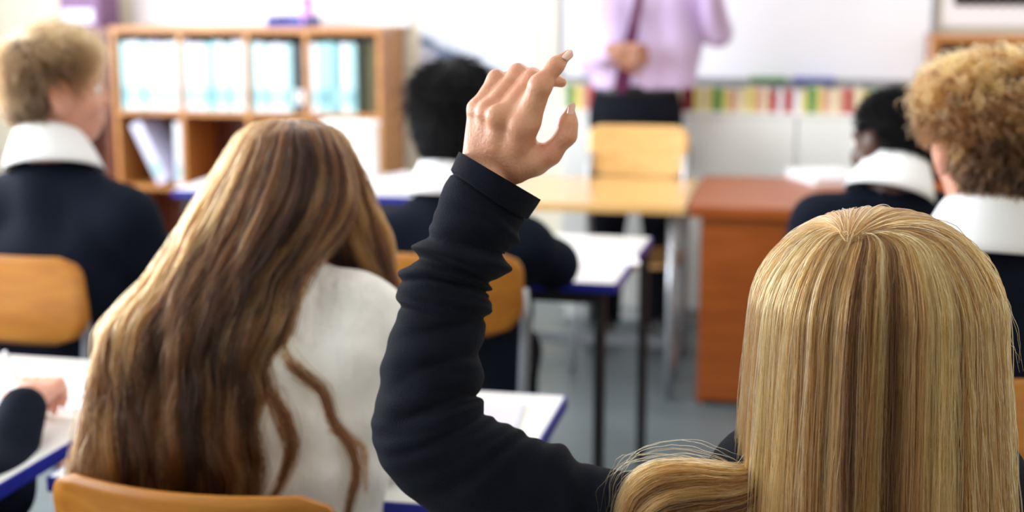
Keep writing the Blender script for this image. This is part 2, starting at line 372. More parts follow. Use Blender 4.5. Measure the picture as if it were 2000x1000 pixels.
# ------------------------------------------------------------------ front wall: boards, posters, cabinets
def wall_panel(name, px0, py0, px1, py1, y, th, m, parent=None, z1=None):      # a board on the front wall given by two image corners
    a = on_y(px0, py1, y); b = on_y(px1, py1, y); t = on_y((px0 + px1) / 2, py0, y)
    return (min(a[0], b[0]), y, (a[2] + b[2]) / 2), (max(a[0], b[0]), y + th, t[2] if z1 is None else z1)
YB = Y1 - 0.035
lo, hi = wall_panel('b', 1098, 0, 1812, 152, YB, 0.03, 'board', z1=2.25)
wb = tag(empty('whiteboard', ((lo[0] + hi[0]) / 2, Y1 - 0.001, lo[2])), 'large plain whiteboard behind the teacher in the lilac shirt', 'whiteboard')
hw = (hi[0] - lo[0]) / 2; hh = hi[2] - lo[2]
box('surface', (-hw, -0.032, 0), (hw, -0.002, hh), 'board', wb)
for nm, a, b in (('frame_rail', (-hw - .02, -.04, -.02), (hw + .02, -.001, 0)), ('frame_rail', (-hw - .02, -.04, hh), (hw + .02, -.001, hh + .02)), ('frame_rail', (-hw - .02, -.04, 0), (-hw, -.001, hh)), ('frame_rail', (hw, -.04, 0), (hw + .02, -.001, hh))):
    box(nm, a, b, 'alu', wb)
box('pen_tray', (-hw * .9, -.10, -.035), (hw * .86, -.04, -.022), 'alu', wb, 0.003)
TRAYZ = lo[2] - 0.0215
for px, m_, ln, lab in ((1500, 'green', 0.16, 'long green board rubber lying on the whiteboard tray'), (1590, 'bluecard', 0.18, 'blue board rubber lying on the whiteboard tray')):
    p = on_y(px, 155, Y1 - 0.105); e = tag(empty('board_rubber', (p[0], Y1 - 0.073, TRAYZ)), lab, 'board rubber')
    box('grip', (-ln / 2, -.022, .012), (ln / 2, .022, .03), m_, e, 0.005); box('felt_pad', (-ln / 2, -.022, 0), (ln / 2, .022, .012), 'dark_spine', e)
# pinboards and posters
lo, hi = wall_panel('p', 262, 0, 800, 46, Y1 - 0.02, 0.02, 'paper', z1=1.95)
pb = tag(empty('pinboard', ((lo[0] + hi[0]) / 2, Y1 - 0.001, lo[2])), 'wide white paper-covered pinboard above the pine bookcase', 'pinboard')
hw = (hi[0] - lo[0]) / 2; hh = hi[2] - lo[2]
box('backing', (-hw, -.018, 0), (hw, 0, hh), 'paper', pb)
for a, b in (((-hw, -.026, -.012), (hw, -.001, 0)), ((-hw, -.026, hh), (hw, -.001, hh + .012))): box('edge_strip', a, b, 'white_paint', pb)
def poster_mat():
    m, nt, b = nodes('snowy_blue_print'); tc = nt.nodes.new('ShaderNodeTexCoord'); sp_ = nt.nodes.new('ShaderNodeSeparateXYZ'); nt.links.new(tc.outputs['Object'], sp_.inputs[0])
    n = nt.nodes.new('ShaderNodeTexNoise'); n.inputs['Scale'].default_value = 7; n.inputs['Detail'].default_value = 4; nt.links.new(tc.outputs['Object'], n.inputs['Vector'])
    a = nt.nodes.new('ShaderNodeMath'); a.operation = 'MULTIPLY_ADD'; a.inputs[1].default_value = 0.62; nt.links.new(sp_.outputs['X'], a.inputs[0]); nt.links.new(sp_.outputs['Z'], a.inputs[2])
    c = nt.nodes.new('ShaderNodeMath'); c.operation = 'MULTIPLY_ADD'; c.inputs[1].default_value = 0.16; nt.links.new(n.outputs['Fac'], c.inputs[0]); nt.links.new(a.outputs[0], c.inputs[2])
    r = nt.nodes.new('ShaderNodeValToRGB'); e = r.color_ramp.elements
    e[0].position = 0.12; e[0].color = (0.50, 0.46, 0.62, 1); e[1].position = 1.0; e[1].color = (0.84, 0.87, 0.95, 1)
    for p_, c_ in ((0.22, (0.33, 0.40, 0.72)), (0.30, (0.74, 0.76, 0.92)), (0.345, (0.70, 0.72, 0.90)), (0.36, (0.10, 0.16, 0.30)), (0.395, (0.10, 0.17, 0.33)), (0.42, (0.72, 0.78, 0.92))):
        k = e.new(p_); k.color = (*c_, 1)
    nt.links.new(c.outputs[0], r.inputs['Fac']); nt.links.new(r.outputs['Color'], b.inputs['Base Color']); b.inputs['Roughness'].default_value = 0.35; return m
M['poster'] = poster_mat()
lo, hi = wall_panel('p', 822, 0, 1040, 205, Y1 - 0.012, 0.01, 'poster', z1=1.62)
po = tag(empty('poster', (lo[0], Y1 - 0.001, lo[2])), 'blue and white poster with a dark diagonal band beside the bookcase', 'poster')
box('print', (0, -.008, 0), (hi[0] - lo[0], 0, hi[2] - lo[2]), 'poster', po)
for sx in (0.0, 1.0):
    for sz in (0.0, 1.0):
        box('tack', (.01 + sx * (hi[0] - lo[0] - .03), -.014, .01 + sz * (hi[2] - lo[2] - .03)), (.02 + sx * (hi[0] - lo[0] - .03), -.008, .02 + sz * (hi[2] - lo[2] - .03)), 'plastic', po, 0.002)
lo, hi = wall_panel('p', 1838, 0, 2160, 52, Y1 - 0.02, 0.02, 'paper', z1=1.95)
pr = tag(empty('display_board', (lo[0], Y1 - 0.001, lo[2])), 'white display board with a black scalloped border on the right', 'display board')
wd_, hh = hi[0] - lo[0], hi[2] - lo[2]
box('backing', (0, -.018, 0), (wd_, 0, hh), 'paper', pr)
bz = on_y(1930, 12, Y1)[2] - lo[2]
bx0 = on_y(1862, 12, Y1)[0] - lo[0]
bm = bmesh.new(); n = 14; stp = (wd_ - bx0) / n
pts = [(bx0, bz + .10)]
for i in range(n):
    for k in range(7):
        a = PI * k / 6; pts.append((bx0 + stp * (i + .5 - .5 * math.cos(a)), bz + .018 - .018 * math.sin(a)))
pts.append((wd_, bz + .10))
fr = bm.faces.new([bm.verts.new((x, -.026, z)) for x, z in pts]); ex = bmesh.ops.extrude_face_region(bm, geom=[fr])
for v in ex['geom']:
    if isinstance(v, bmesh.types.BMVert): v.co.y = -.018
bmesh.ops.recalc_face_normals(bm, faces=bm.faces); bmobj('scalloped_border', bm, 'black', pr)

# low white cabinet with an open book shelf under the whiteboard
CF = 6.06                                                    # cabinet and bookcase front plane
za = on_y(1400, 219, CF)[2]; xa = on_y(1096, 200, CF)[0]; xb = on_y(1800, 200, CF)[0]; ztop = on_y(1450, 166, CF)[2]
cab = tag(empty('white_cabinet', ((xa + xb) / 2, Y1 - 0.02, 0)), 'low white cabinet with an open book shelf under the whiteboard', 'cabinet')
hw = (xb - xa) / 2; dp = Y1 - 0.02 - CF
box('carcass', (-hw, -dp + .02, .06), (hw, 0, za - .02), 'white_paint', cab); box('plinth', (-hw + .02, -dp + .05, 0), (hw - .02, -.01, .06), 'white_paint', cab)
box('shelf_board', (-hw, -dp, za - .02), (hw, 0, za), 'white_paint', cab, 0.003)
box('back_panel', (-hw, -.02, za), (hw, 0, TRAYZ - .05), 'white_paint', cab)
nd = 3
for i in range(nd):
    x = -hw + 2 * hw * i / nd
    d = box('door', (x + .004, -dp, .065), (x + 2 * hw / nd - .004, -dp + .018, za - .024), 'white_paint', cab, 0.003)
    hx = x + 2 * hw / nd - .06 if i % 2 == 0 else x + .05
    box('handle', (hx, -dp - .018, za - .24), (hx + .012, -dp, za - .14), 'alu', d, 0.003)
random.seed(5)
seq = ['green', 'yellow', 'salmon', 'red', 'cream', 'red', 'crimson', 'red', 'cream', 'salmon', 'yellow', 'cream', 'green', 'yellow', 'cream', 'crimson', 'crimson', 'yellow', 'cream', 'yellow', 'green', 'yellow', 'salmon', 'cream', 'yellow', 'salmon', 'cream', 'red', 'white_spine', 'red', 'white_spine', 'yellow', 'green', 'yellow', 'salmon', 'cream', 'salmon', 'red', 'cream', 'yellow', 'green', 'cream', 'salmon', 'yellow']
cname = {'green': 'green', 'yellow': 'yellow', 'salmon': 'salmon pink', 'red': 'red', 'cream': 'cream', 'crimson': 'dark crimson', 'white_spine': 'white', 'teal_spine': 'pale teal', 'lilac_spine': 'lilac', 'deep_teal': 'deep teal', 'dark_spine': 'charcoal'}
def book(name, loc, w, d, h, m, lab, grp, cat='book', tilt=0.0):
    e = empty(name, loc); e.rotation_euler = (0, tilt, 0); tag(e, lab, cat, grp)
    bm = bmesh.new(); add_box(bm, (-w / 2, 0, 0), (-w / 2 + .003, d, h)); add_box(bm, (w / 2 - .003, 0, 0), (w / 2, d, h)); add_box(bm, (-w / 2, -.003, 0), (w / 2, .0, h), 0.001)
    bmobj('cover', bm, m, e); box('pages', (-w / 2 + .003, 0.001, .003), (w / 2 - .003, d - .004, h - .003), 'paper', e)
    return e
x = xa + 0.015; i = 0
while x < xb - 0.04:
    w = random.uniform(.024, .040); h = random.uniform(.088, .108); c = seq[i % len(seq)]
    book('paperback', (x + w / 2, CF + .02 + random.uniform(0, .015), za), w - .002, .08, h, c, 'small %s paperback between %s and %s ones, %s, under whiteboard' % (cname[c], cname[seq[(i - 1) % len(seq)]], cname[seq[(i + 1) % len(seq)]], 'left of teacher' if x < on_y(1160, 190, CF)[0] else 'behind teacher' if x < on_y(1345, 190, CF)[0] else 'right of teacher' if x < on_y(1560, 190, CF)[0] else 'far right'), 'paperbacks under the whiteboard')
    x += w; i += 1

ORD = ['first', 'second', 'third', 'fourth', 'fifth', 'sixth', 'seventh', 'eighth', 'ninth']
# pine bookcases
def bookcase(name, lab, x0, x1, ztop, levels, dividers, side='pine', inner='redwood', gap=.02):
    e = tag(empty(name, ((x0 + x1) / 2, Y1 - gap, 0)), lab, 'bookcase'); hw = (x1 - x0) / 2; dp = Y1 - gap - CF
    box('side_panel', (-hw, -dp, 0), (-hw + .022, 0, ztop - .03), side, e); box('side_panel', (hw - .022, -dp, 0), (hw, 0, ztop - .03), side, e)
    box('top_board', (-hw - .006, -dp - .006, ztop - .03), (hw + .006, 0, ztop), side, e, 0.003)
    box('back_panel', (-hw + .022, -.012, .05), (hw - .022, 0, ztop - .03), inner, e); box('plinth', (-hw + .022, -dp + .03, 0), (hw - .022, -dp + .045, .05), inner, e)
    for z in levels: box('shelf', (-hw + .022, -dp + .003, z - .022), (hw - .022, -.012, z), side, e)
    for xd in dividers: box('divider', (xd - (x0 + x1) / 2 - .011, -dp + .002, levels[0]), (xd - (x0 + x1) / 2 + .011, -.012, ztop - .03), side, e)
    return e
xl, xr = on_y(222, 200, CF)[0], on_y(746, 200, CF)[0]
BZ = on_y(500, 53, CF)[2]; L2 = on_y(480, 219, CF)[2]; L1 = on_y(300, 362, CF)[2]; L0 = L1 - (L2 - L1)
divs = [on_y(p, 150, CF)[0] for p in (352, 482, 598)]
bookcase('bookcase', 'long pine bookcase full of pale files behind the brunette', xl, xr, BZ, [max(.06, L0), L1, L2], divs)
bookcase('dark_cabinet', 'dark red-brown shelf unit behind the sandy-haired boy', on_y(60, 200, CF)[0], xl - 0.016, BZ - 0.01, [max(.06, L0), L1, L2], [], 'redwood', 'redwood')
xR = on_y(1822, 100, CF)[0]
bookcase('bookcase', 'pine bookcase with empty dark shelves at the right edge', xR, xR + 1.0, on_y(1900, 70, CF)[2], [max(.06, L0), L1, L2], [on_y(1992, 100, CF)[0]], gap=.05)
# files in the upper row
random.seed(11)
edges = [xl + .022] + divs + [xr - .022]
pat = [['teal_spine', 'white_spine', 'white_spine', 'teal_spine', 'white_spine', 'lilac_spine', 'white_spine', 'white_spine', 'white_spine'],
       ['white_spine', 'lilac_spine', 'white_spine', 'teal_spine', 'teal_spine', 'white_spine', 'teal_spine', 'white_spine', 'white_spine'],
       ['teal_spine', 'white_spine', 'teal_spine', 'white_spine', 'lilac_spine', 'white_spine', 'teal_spine', 'dark_spine', 'dark_spine'],
       ['white_spine', 'teal_spine', 'teal_spine', 'deep_teal', 'white_spine', 'teal_spine']]
bayname = ['leftmost', 'second', 'third', 'rightmost']
fh = min(0.315, BZ - .03 - L2 - .02)
def file_box(x, z, w, h, m, lab, grp, tilt=0.0, y=None):
    e = empty('box_file', (x, CF + .012 if y is None else y, z)); e.rotation_euler = (0, tilt, 0); tag(e, lab, 'file', grp)
    box('case', (-w / 2, 0, 0), (w / 2, .25, h), m, e, 0.002)
    box('spine_label', (-w * .36, -.0012, h * .12), (w * .36, .0005, h * .34), 'deep_teal' if m == 'teal_spine' else ('teal_spine' if m != 'dark_spine' else 'white_spine'), e)
for b in range(4):
    a0, a1 = edges[b] + .014, edges[b + 1] - .013; n = 9; w = (a1 - a0) / n if b < 3 else (a1 - a0) * .72 / 6
    for i, c in enumerate(pat[b]):
        file_box(a0 + w * (i + .5), L2 + .0005, w - .002, fh * random.uniform(.96, 1.0), c, '%s file, %s from left in the %s bay of the pine bookcase' % (cname[c], ORD[i], bayname[b]), 'files in the %s bay' % bayname[b])
gap_ol = tag(box('olive_box', (edges[3] + .013 + (edges[4] - edges[3]) * .74, CF + .05, L2), (edges[4] - .006, CF + .30, L2 + fh), 'olive', None, .003), 'dark olive box in the right end of the bookcase', 'box')  # added block: gives the bay's empty end its dark tone
# leaning files in the lower row
p0 = on_y(325, 350, CF); p1 = on_y(270, 235, CF)
th_ = -math.atan2(p0[0] - p1[0], p1[2] - p0[2])
file_box(p0[0] - .022, L1 + .012, .055, .30, 'lilac_spine', 'lilac file leaning to the left in the lower shelf', None, th_)
file_box(edges[1] - .031, L1 + .001, .034, .29, 'white_spine', 'white file standing against the divider in the lower shelf', None)
# things on top of the bookcases
p = on_y(180, 40, CF + .2)
e = tag(empty('archive_box', (p[0], CF + .18, BZ - .0095)), 'lilac and maroon archive box on the dark shelf unit', 'box')
box('carton', (-.10, -.10, 0), (.10, .10, .19), 'purple', e, .004); box('lid', (-.105, -.105, .19), (.105, .105, .24), 'lilac_spine', e, .004); box('label_card', (-.085, -.102, .02), (.07, -.0995, .085), 'lilac_spine', e)
p = on_y(565, 40, CF + .1)
e = tag(empty('letter_tray', (p[0], CF + .15, BZ + .0005)), 'bright blue letter tray on top of the pine bookcase', 'tray')
box('tray_base', (-.09, -.10, 0), (.09, .12, .012), 'bluecard', e, .002)
for a, b in (((-.09, -.10, .012), (-.084, .12, .045)), ((.084, -.10, .012), (.09, .12, .045)), ((-.084, .114, .012), (.084, .12, .045))): box('rim', a, b, 'bluecard', e, .001)
e = tag(empty('pencil_box', (p[0] + .055, CF + .19, BZ + .0135)), 'pink and purple box standing in the blue tray', 'box')
box('case', (-.02, -.03, 0), (.02, .03, .10), 'pinkcard', e, .003); box('lid', (-.021, -.031, .10), (.021, .031, .118), 'purple', e, .003)

# ------------------------------------------------------------------ furniture
def desk(lab, x0, x1, y0, y1, z, rot=0.0, group='white school desks with blue edges', rear_leg_out=False):
    e = empty('school_desk', ((x0 + x1) / 2, (y0 + y1) / 2, 0), rot); tag(e, lab, 'desk', group); a, b = (x1 - x0) / 2, (y1 - y0) / 2
    box('desktop', (-a + .004, -b + .004, z - .024), (a - .004, b - .004, z), 'top', e, .002)
    bm = bmesh.new()
    for lo, hi in (((-a, -b, z - .025), (a, -b + .004, z - .001)), ((-a, b - .004, z - .025), (a, b, z - .001)), ((-a, -b + .004, z - .025), (-a + .004, b - .004, z - .001)), ((a - .004, -b + .004, z - .025), (a, b - .004, z - .001))): add_box(bm, lo, hi)
    bmobj('edging', bm, 'blue', e)
    for sx in (-1, 1):
        for sy in (-1, 1):
            o = 0.018 if (rear_leg_out and sy > 0) else 0.045
            cx, cy = sx * (a - o), sy * (b - 0.03)
            box('leg', (cx - .014, cy - .014, 0), (cx + .014, cy + .014, z - .025), 'dark_metal', e, .003)
    for sy in (-1, 1): box('rail', (-a + .06, sy * (b - .03) - .008, z - .06), (a - .06, sy * (b - .03) + .008, z - .026), 'dark_metal', e)
    return e
DZ = 0.70
pa = on_z(1206, 553, DZ); pb_ = on_z(1277, 462, DZ)           # right edge of the desk in front of the black-haired student
desk('white blue-edged desk in front of the black-haired student', pa[0] - .72, pa[0] + .01, pa[1], pb_[1], DZ, -math.atan2(pb_[0] - pa[0], pb_[1] - pa[1]) * .9, rear_leg_out=True)
pc = on_z(1105, 771, DZ); pd = on_z(1068, 858, DZ)
XB1, YB1 = pc[0], pc[1]
desk('white blue-edged desk in front of the brunette with lilac paper', XB1 - .72, XB1, YB1 - .60, YB1, DZ, -0.01)
pe = on_z(165, 857, DZ); pf = on_z(100, 697, DZ)
XL1 = pe[0] - .012
desk('white blue-edged desk under the writing hand at left', XL1 - .72, XL1, pf[1] - .76, pf[1], DZ, -0.03)
desk('white blue-edged desk hidden beyond the blonde girl', -.22, .48, 1.60, 2.10, DZ)
desk('white blue-edged desk in front of the curly-haired boy', .04, .72, 2.62, 3.05, DZ)
desk('white blue-edged desk in front of the dark-haired boy', .06, .76, 3.80, 4.38, DZ)
pg = on_z(350, 362, DZ); ph = on_z(380, 372, DZ)
desk('white blue-edged desk hidden in front of the sandy-haired boy', -1.98, -1.27, 3.40, 3.95, DZ)
fx0 = on_z(348, 366, DZ)[0]; fy = on_z(750, 382, DZ)[1]
desk('long white blue-edged desk before the pine bookcase', fx0, -1.10, fy, fy + .60, DZ)
FY = fy
# brown teacher desk
ta = on_z(1346, 402, .71); tb = on_z(1384, 342, .71)
tx, ty0, ty1 = ta[0], ta[1], tb[1]
TL = 1.45
td = tag(empty('teacher_desk', (tx + TL / 2, (ty0 + ty1) / 2, 0)), 'big orange-brown wooden teacher desk beside the pale table', 'desk'); a, b = TL / 2, (ty1 - ty0) / 2
box('desktop', (-a, -b, .68), (a, b, .71), 'cherry', td, .004)
box('front_lip', (-a, -b - .006, .672), (a, -b - .0005, .706), 'cherry', td, .002)
box('modesty_panel', (-a + .04, -b + .03, .02), (a - .04, -b + .05, .68), 'cherry', td)
for s in (-1, 1):
    box('side_panel', (min(s * (a - .04), s * (a - .06)), -b + .05, 0), (max(s * (a - .04), s * (a - .06)), b - .03, .68), 'cherry', td)
    for k in range(3): 
        dr = box('drawer', (s * .5 - .17, b - .05, .08 + k * .195), (s * .5 + .17, b - .032, .265 + k * .195), 'cherry', td, .003)
        box('knob', (s * .5 - .02, b - .032, .165 + k * .195), (s * .5 + .02, b - .012, .18 + k * .195), 'steel', dr, .003)
# pale wooden table
px1 = tx - .012; px0 = px1 - .74
tt = tag(empty('wooden_table', ((px0 + px1) / 2, (ty0 + ty1) / 2 - .04, 0)), 'pale wooden table with grey metal legs in front of the teacher', 'table'); a, b = (px1 - px0) / 2, (ty1 - ty0) / 2 - .05
box('tabletop', (-a, -b, .675), (a, b, .705), 'pale_ply', tt, .004)
for sx in (-1, 1):
    for sy in (-1, 1): tube('leg', [(sx * (a - .05), sy * (b - .06), 0), (sx * (a - .05), sy * (b - .06), .675)], .015, 'steel', tt)
    tube('foot_rail', [(sx * (a - .05), -b + .075, .10), (sx * (a - .05), b - .075, .10)], .011, 'steel', tt)
box('back_rail', (-a + .066, b - .07, .04), (a - .066, b - .05, .085), 'steel', tt)

def panel(w, z0, z1, y, curve, rct, rcb, th, tilt=0.0, nx=18, nz=14):
    zs = np.linspace(z0, z1, nz); H = z1 - z0; V = []
    def hw(z):
        h = w / 2
        if z > z1 - rct: h = w / 2 - rct + math.sqrt(max(0, rct ** 2 - (z - z1 + rct) ** 2))
        if z < z0 + rcb: h = min(h, w / 2 - rcb + math.sqrt(max(0, rcb ** 2 - (z0 + rcb - z) ** 2)))
        return max(h, .01)
    for s in (0, 1):
        for z in zs:
            for i in range(nx):
                x = hw(z) * (2 * i / (nx - 1) - 1); V.append((x, y + curve * (2 * x / w) ** 2 - tilt * (z - z0) / H - s * th, z))
    Fc = []; g = lambda s, i, j: s * nx * nz + j * nx + i
    for j in range(nz - 1):
        for i in range(nx - 1):
            Fc.append((g(0, i, j), g(0, i, j + 1), g(0, i + 1, j + 1), g(0, i + 1, j))); Fc.append((g(1, i, j), g(1, i + 1, j), g(1, i + 1, j + 1), g(1, i, j + 1)))
    for j in range(nz - 1):
        Fc.append((g(0, 0, j), g(1, 0, j), g(1, 0, j + 1), g(0, 0, j + 1))); Fc.append((g(0, nx - 1, j), g(0, nx - 1, j + 1), g(1, nx - 1, j + 1), g(1, nx - 1, j)))
    for i in range(nx - 1):
        Fc.append((g(0, i, 0), g(0, i + 1, 0), g(1, i + 1, 0), g(1, i, 0))); Fc.append((g(0, i, nz - 1), g(1, i, nz - 1), g(1, i + 1, nz - 1), g(0, i + 1, nz - 1)))
    return V, Fc
def chair(loc, rz, lab, ply='ply', w=.39, z0=.68, z1=.875, curve=.035, group='wooden school chairs'):
    e = empty('school_chair', (loc[0], loc[1], 0), rz); tag(e, lab, 'chair', group)
    V, Fc = panel(w, z0, z1, -.215, curve, .045, .075, .011, .03); o = mesh('backrest', V, Fc, ply, e)
    V, Fc = panel(.40, -.20, .20, .425, .012, .05, .06, .011, 0.0)       # the seat: a panel turned flat
    mesh('seat', [(x, -z, y) for x, y, z in V], [f for f in Fc], ply, e)
    for s in (-1, 1):
        x = s * .175
        tube('leg', [(x * 1.1, .20, 0), (x, .17, .26), (x * .95, .15, .395)], .011, 'steel', e)
        tube('leg', [(x * 1.12, -.27, 0), (x * 1.02, -.20, .38), (x * 1.06, -.19, .5), (x * 1.09, -.205 + curve, z0 + .02), (x * 1.07, -.225 + curve, z0 + .10)], .0125, 'steel', e)
        tube('side_rail', [(x * .95, .14, .395), (x * 1.0, -.19, .395)], .009, 'steel', e)
    tube('cross_rail', [(-.16, .05, .395), (.16, .05, .395)], .009, 'steel', e)
    return e

# ------------------------------------------------------------------ people
def rotm(yaw=0, pitch=0, roll=0):                           # yaw about z, pitch nods down, roll tilts to the right
    return np.array((Matrix.Rotation(yaw, 3, 'Z') @ Matrix.Rotation(-pitch, 3, 'X') @ Matrix.Rotation(roll, 3, 'Y')))
def unit(v): v = np.array(v, float); return v / np.linalg.norm(v)
def hand_prims(w, d, nrm, side, curl=0.5, sc=1.0):          # wrist, pointing direction, back-of-hand normal
    d = unit(d); nrm = unit(nrm - d * (nrm @ d)); lat = np.cross(d, nrm) * side   # lat points to the thumb side
    P = [cone(w - d * .01, w + d * .03 * sc, .024 * sc, .027 * sc)]
    for o, l, r in ((.030, .070, .0095), (.010, .078, .0098), (-.010, .072, .0092), (-.029, .055, .0082)):
        m = w + d * .088 * sc + lat * o * sc
        P.append(cone(w + d * .02 * sc + lat * o * .5 * sc, m, .016 * sc, .0125 * sc)); a = 0.25 * curl; p = m
        for f, g in ((.46, 1.0), (.30, 1.5), (.24, 1.1)):
            a += curl * g * .55; v = d * math.cos(a) - nrm * math.sin(a); q = p + v * l * f * sc
            P.append(cone(p, q, r * sc, r * .9 * sc)); p = q; r *= .92
    t0 = w + d * .02 * sc + lat * .022 * sc; t1 = w + d * .055 * sc + lat * .048 * sc - nrm * .012; t2 = t1 + (d * .8 + lat * .35 - nrm * .35) * .032 * sc; t3 = t2 + (d * .9 - nrm * .3) * .026 * sc
    P += [cone(t0, t1, .017 * sc, .012 * sc), cone(t1, t2, .0115 * sc, .0105 * sc), cone(t2, t3, .0105 * sc, .008 * sc)]
    return P
def head_prims(c, R, sc=1.0, ears=True, nb=None):
    g = lambda p: c + R @ (np.array(p, float) * sc)
    E = lambda p, r: ell(g(p), np.array(r) * sc, R)
    P = [E((0, -.012, .03), (.074, .093, .084)), E((0, .026, -.028), (.060, .066, .088)), E((0, .05, -.082), (.038, .042, .032)),
         cone(g((0, .088, .012)), g((0, .106, -.028)), .009 * sc, .0135 * sc), E((.034, .062, -.03), (.026, .026, .022)), E((-.034, .062, -.03), (.026, .026, .022)),
         E((0, .078, .026), (.045, .014, .011)), E((0, .087, -.064), (.022, .012, .011))]
    if ears:
        for s in (-1, 1): P += [E((s * .079, -.006, -.010), (.009, .021, .034)), E((s * .086, -.013, .006), (.006, .015, .021))]
    return P
def face_parts(c, R, root, base, sc=1.0):
    for s in (-1, 1):
        e = bmesh.new(); bmesh.ops.create_uvsphere(e, u_segments=12, v_segments=8, radius=.0125 * sc); p = c + R @ (np.array((s * .031, .077, .004)) * sc) - base
        for v in e.verts: v.co += Vector(p)
        eo = bmobj('eye', e, 'eye', root, True)
        e = bmesh.new(); bmesh.ops.create_uvsphere(e, u_segments=10, v_segments=6, radius=.006 * sc); p = c + R @ (np.array((s * .031, .0855, .004)) * sc) - base
        for v in e.verts: v.co += Vector(p)
        bmobj('iris', e, 'iris', eo, True)
    V, Q = surface([ell(c + R @ (np.array((0, .0965, -.0605)) * sc), np.array((.021, .0055, .004)) * sc, R), ell(c + R @ (np.array((0, .096, -.069)) * sc), np.array((.018, .006, .005)) * sc, R)], .0022, .003)
    mesh('lips', V - base, Q, 'lip', root)
def collar(nb, tilt, root, base, m='collar', r=(.064, .070), h=.055, sc=1.0):
    # a turned-down shirt collar: rings about the neck base, following the neck's tilt
    prof = [(1.00, -.02), (.98, .30), (.99, .75), (1.03, .95), (1.10, .98), (1.20, .80), (1.40, .30), (1.58, -.25), (1.68, -.56), (1.64, -.60), (1.36, .05)]
    V, Fc, seg = [], [], 40
    ax = unit(tilt); x = unit(np.cross([0, 1, 0], ax)); y = np.cross(ax, x)
    for k, (q, z) in enumerate(prof):
        for j in range(seg):
            a = 2 * PI * j / seg; gap = 1.0 if z > .2 else 1.0
            dz = z * h - .026 * math.sin(a) * (1 if k > 3 else .6)
            V.append(nb - base + x * r[0] * q * math.cos(a) * sc + y * r[1] * q * math.sin(a) * sc + ax * dz * sc)
    for k in range(len(prof) - 1):
        for j in range(seg): Fc.append((k * seg + j, k * seg + (j + 1) % seg, (k + 1) * seg + (j + 1) % seg, (k + 1) * seg + j))
    return mesh('shirt_collar', np.array(V), Fc, m, root)

def short_hair(c, R, root, base, rng, cap_m, strand_m, sc=1.0, vol=(.080, .100, .092), off=(0, -.014, .036), N=5000, length=.035, lift=.4, curl=0.0, ccurl=9.0, whorl=(0, -.55, .83), extra=(), hairline=((0, .036, .055), (0, .8, -.6)), nape=-.078, rad=.0006, toneshift=None, sideburn=True):
    g = lambda p: c + R @ (np.array(p, float) * sc)
    pr = [ell(g(off), np.array(vol) * sc, R), ell(g((0, -.035, -.03)), np.array((vol[0] * .93, vol[1] * .68, .06)) * sc, R)] + [ell(g(p), np.array(r) * sc, R) for p, r in extra]
    V, Q = surface(pr, .005, .03, cuts=[(g(hairline[0]), R @ np.array(hairline[1], float)), (g((0, 0, nape)), R @ np.array((0, -.35, -1.0)))])
    h = mesh('hair', V - base, Q, cap_m, root)
    L = ((V - c) @ R) / sc
    ok = np.where((L @ np.array(hairline[1]) < np.array(hairline[0]) @ np.array(hairline[1]) + .004))[0]
    ok = ok[~((np.abs(L[ok, 0]) > .052) & (L[ok, 2] < .022) & (L[ok, 1] > -.048))]
    pk = rng.choice(ok, N)
    if curl:
        cen = rng.choice(ok, 520); cid = np.argmin(((L[pk][:, None] - L[cen][None]) ** 2).sum(-1), 1)
    p = V[pk] + rng.normal(0, .003, (N, 3)); l = L[pk]
    n = l / np.linalg.norm(l, axis=1)[:, None]; wv = unit(whorl); tt = -(wv[None] - n * (n @ wv)[:, None]); tt /= np.linalg.norm(tt, axis=1)[:, None] + 1e-6
    n, tt = n @ R.T, tt @ R.T; K = 10 if curl == 0 else 18; u = np.linspace(0, 1, K)[None, :, None]
    ln = (length * rng.uniform(.6, 1.25, N) * np.clip(.35 + (l[:, 2] + .07) * 6, .3, 1))[:, None, None]
    P = p[:, None] + tt[:, None] * ln * u + n[:, None] * ln * lift * np.sin(u * 2.2) * .6 + rng.normal(0, .18, (N, 1, 3)) * ln * u
    if curl:
        b = np.cross(n, tt); ph = rng.uniform(0, 6.28, 520)[cid][:, None, None] + rng.normal(0, .25, (N, 1, 1)); fr = ccurl * rng.uniform(.7, 1.3, 520)[cid][:, None, None] * np.clip(ln / length, .2, 1.2)
        top = np.clip((l[:, 2] + .02) * 14, 0, 1)[:, None, None]
        P = P + (V[cen][cid] - V[pk])[:, None] * .6 * u
        P = P + curl * top * np.clip(u * 3, 0, 1) * (np.cos(fr * u + ph) * n[:, None] * 1.0 + np.sin(fr * u + ph) * b[:, None] + .4 * np.sin(fr * u * .5 + ph) * tt[:, None])
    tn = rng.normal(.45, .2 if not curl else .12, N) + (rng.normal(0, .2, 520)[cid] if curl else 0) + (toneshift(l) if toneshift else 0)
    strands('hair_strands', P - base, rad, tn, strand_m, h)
    return h

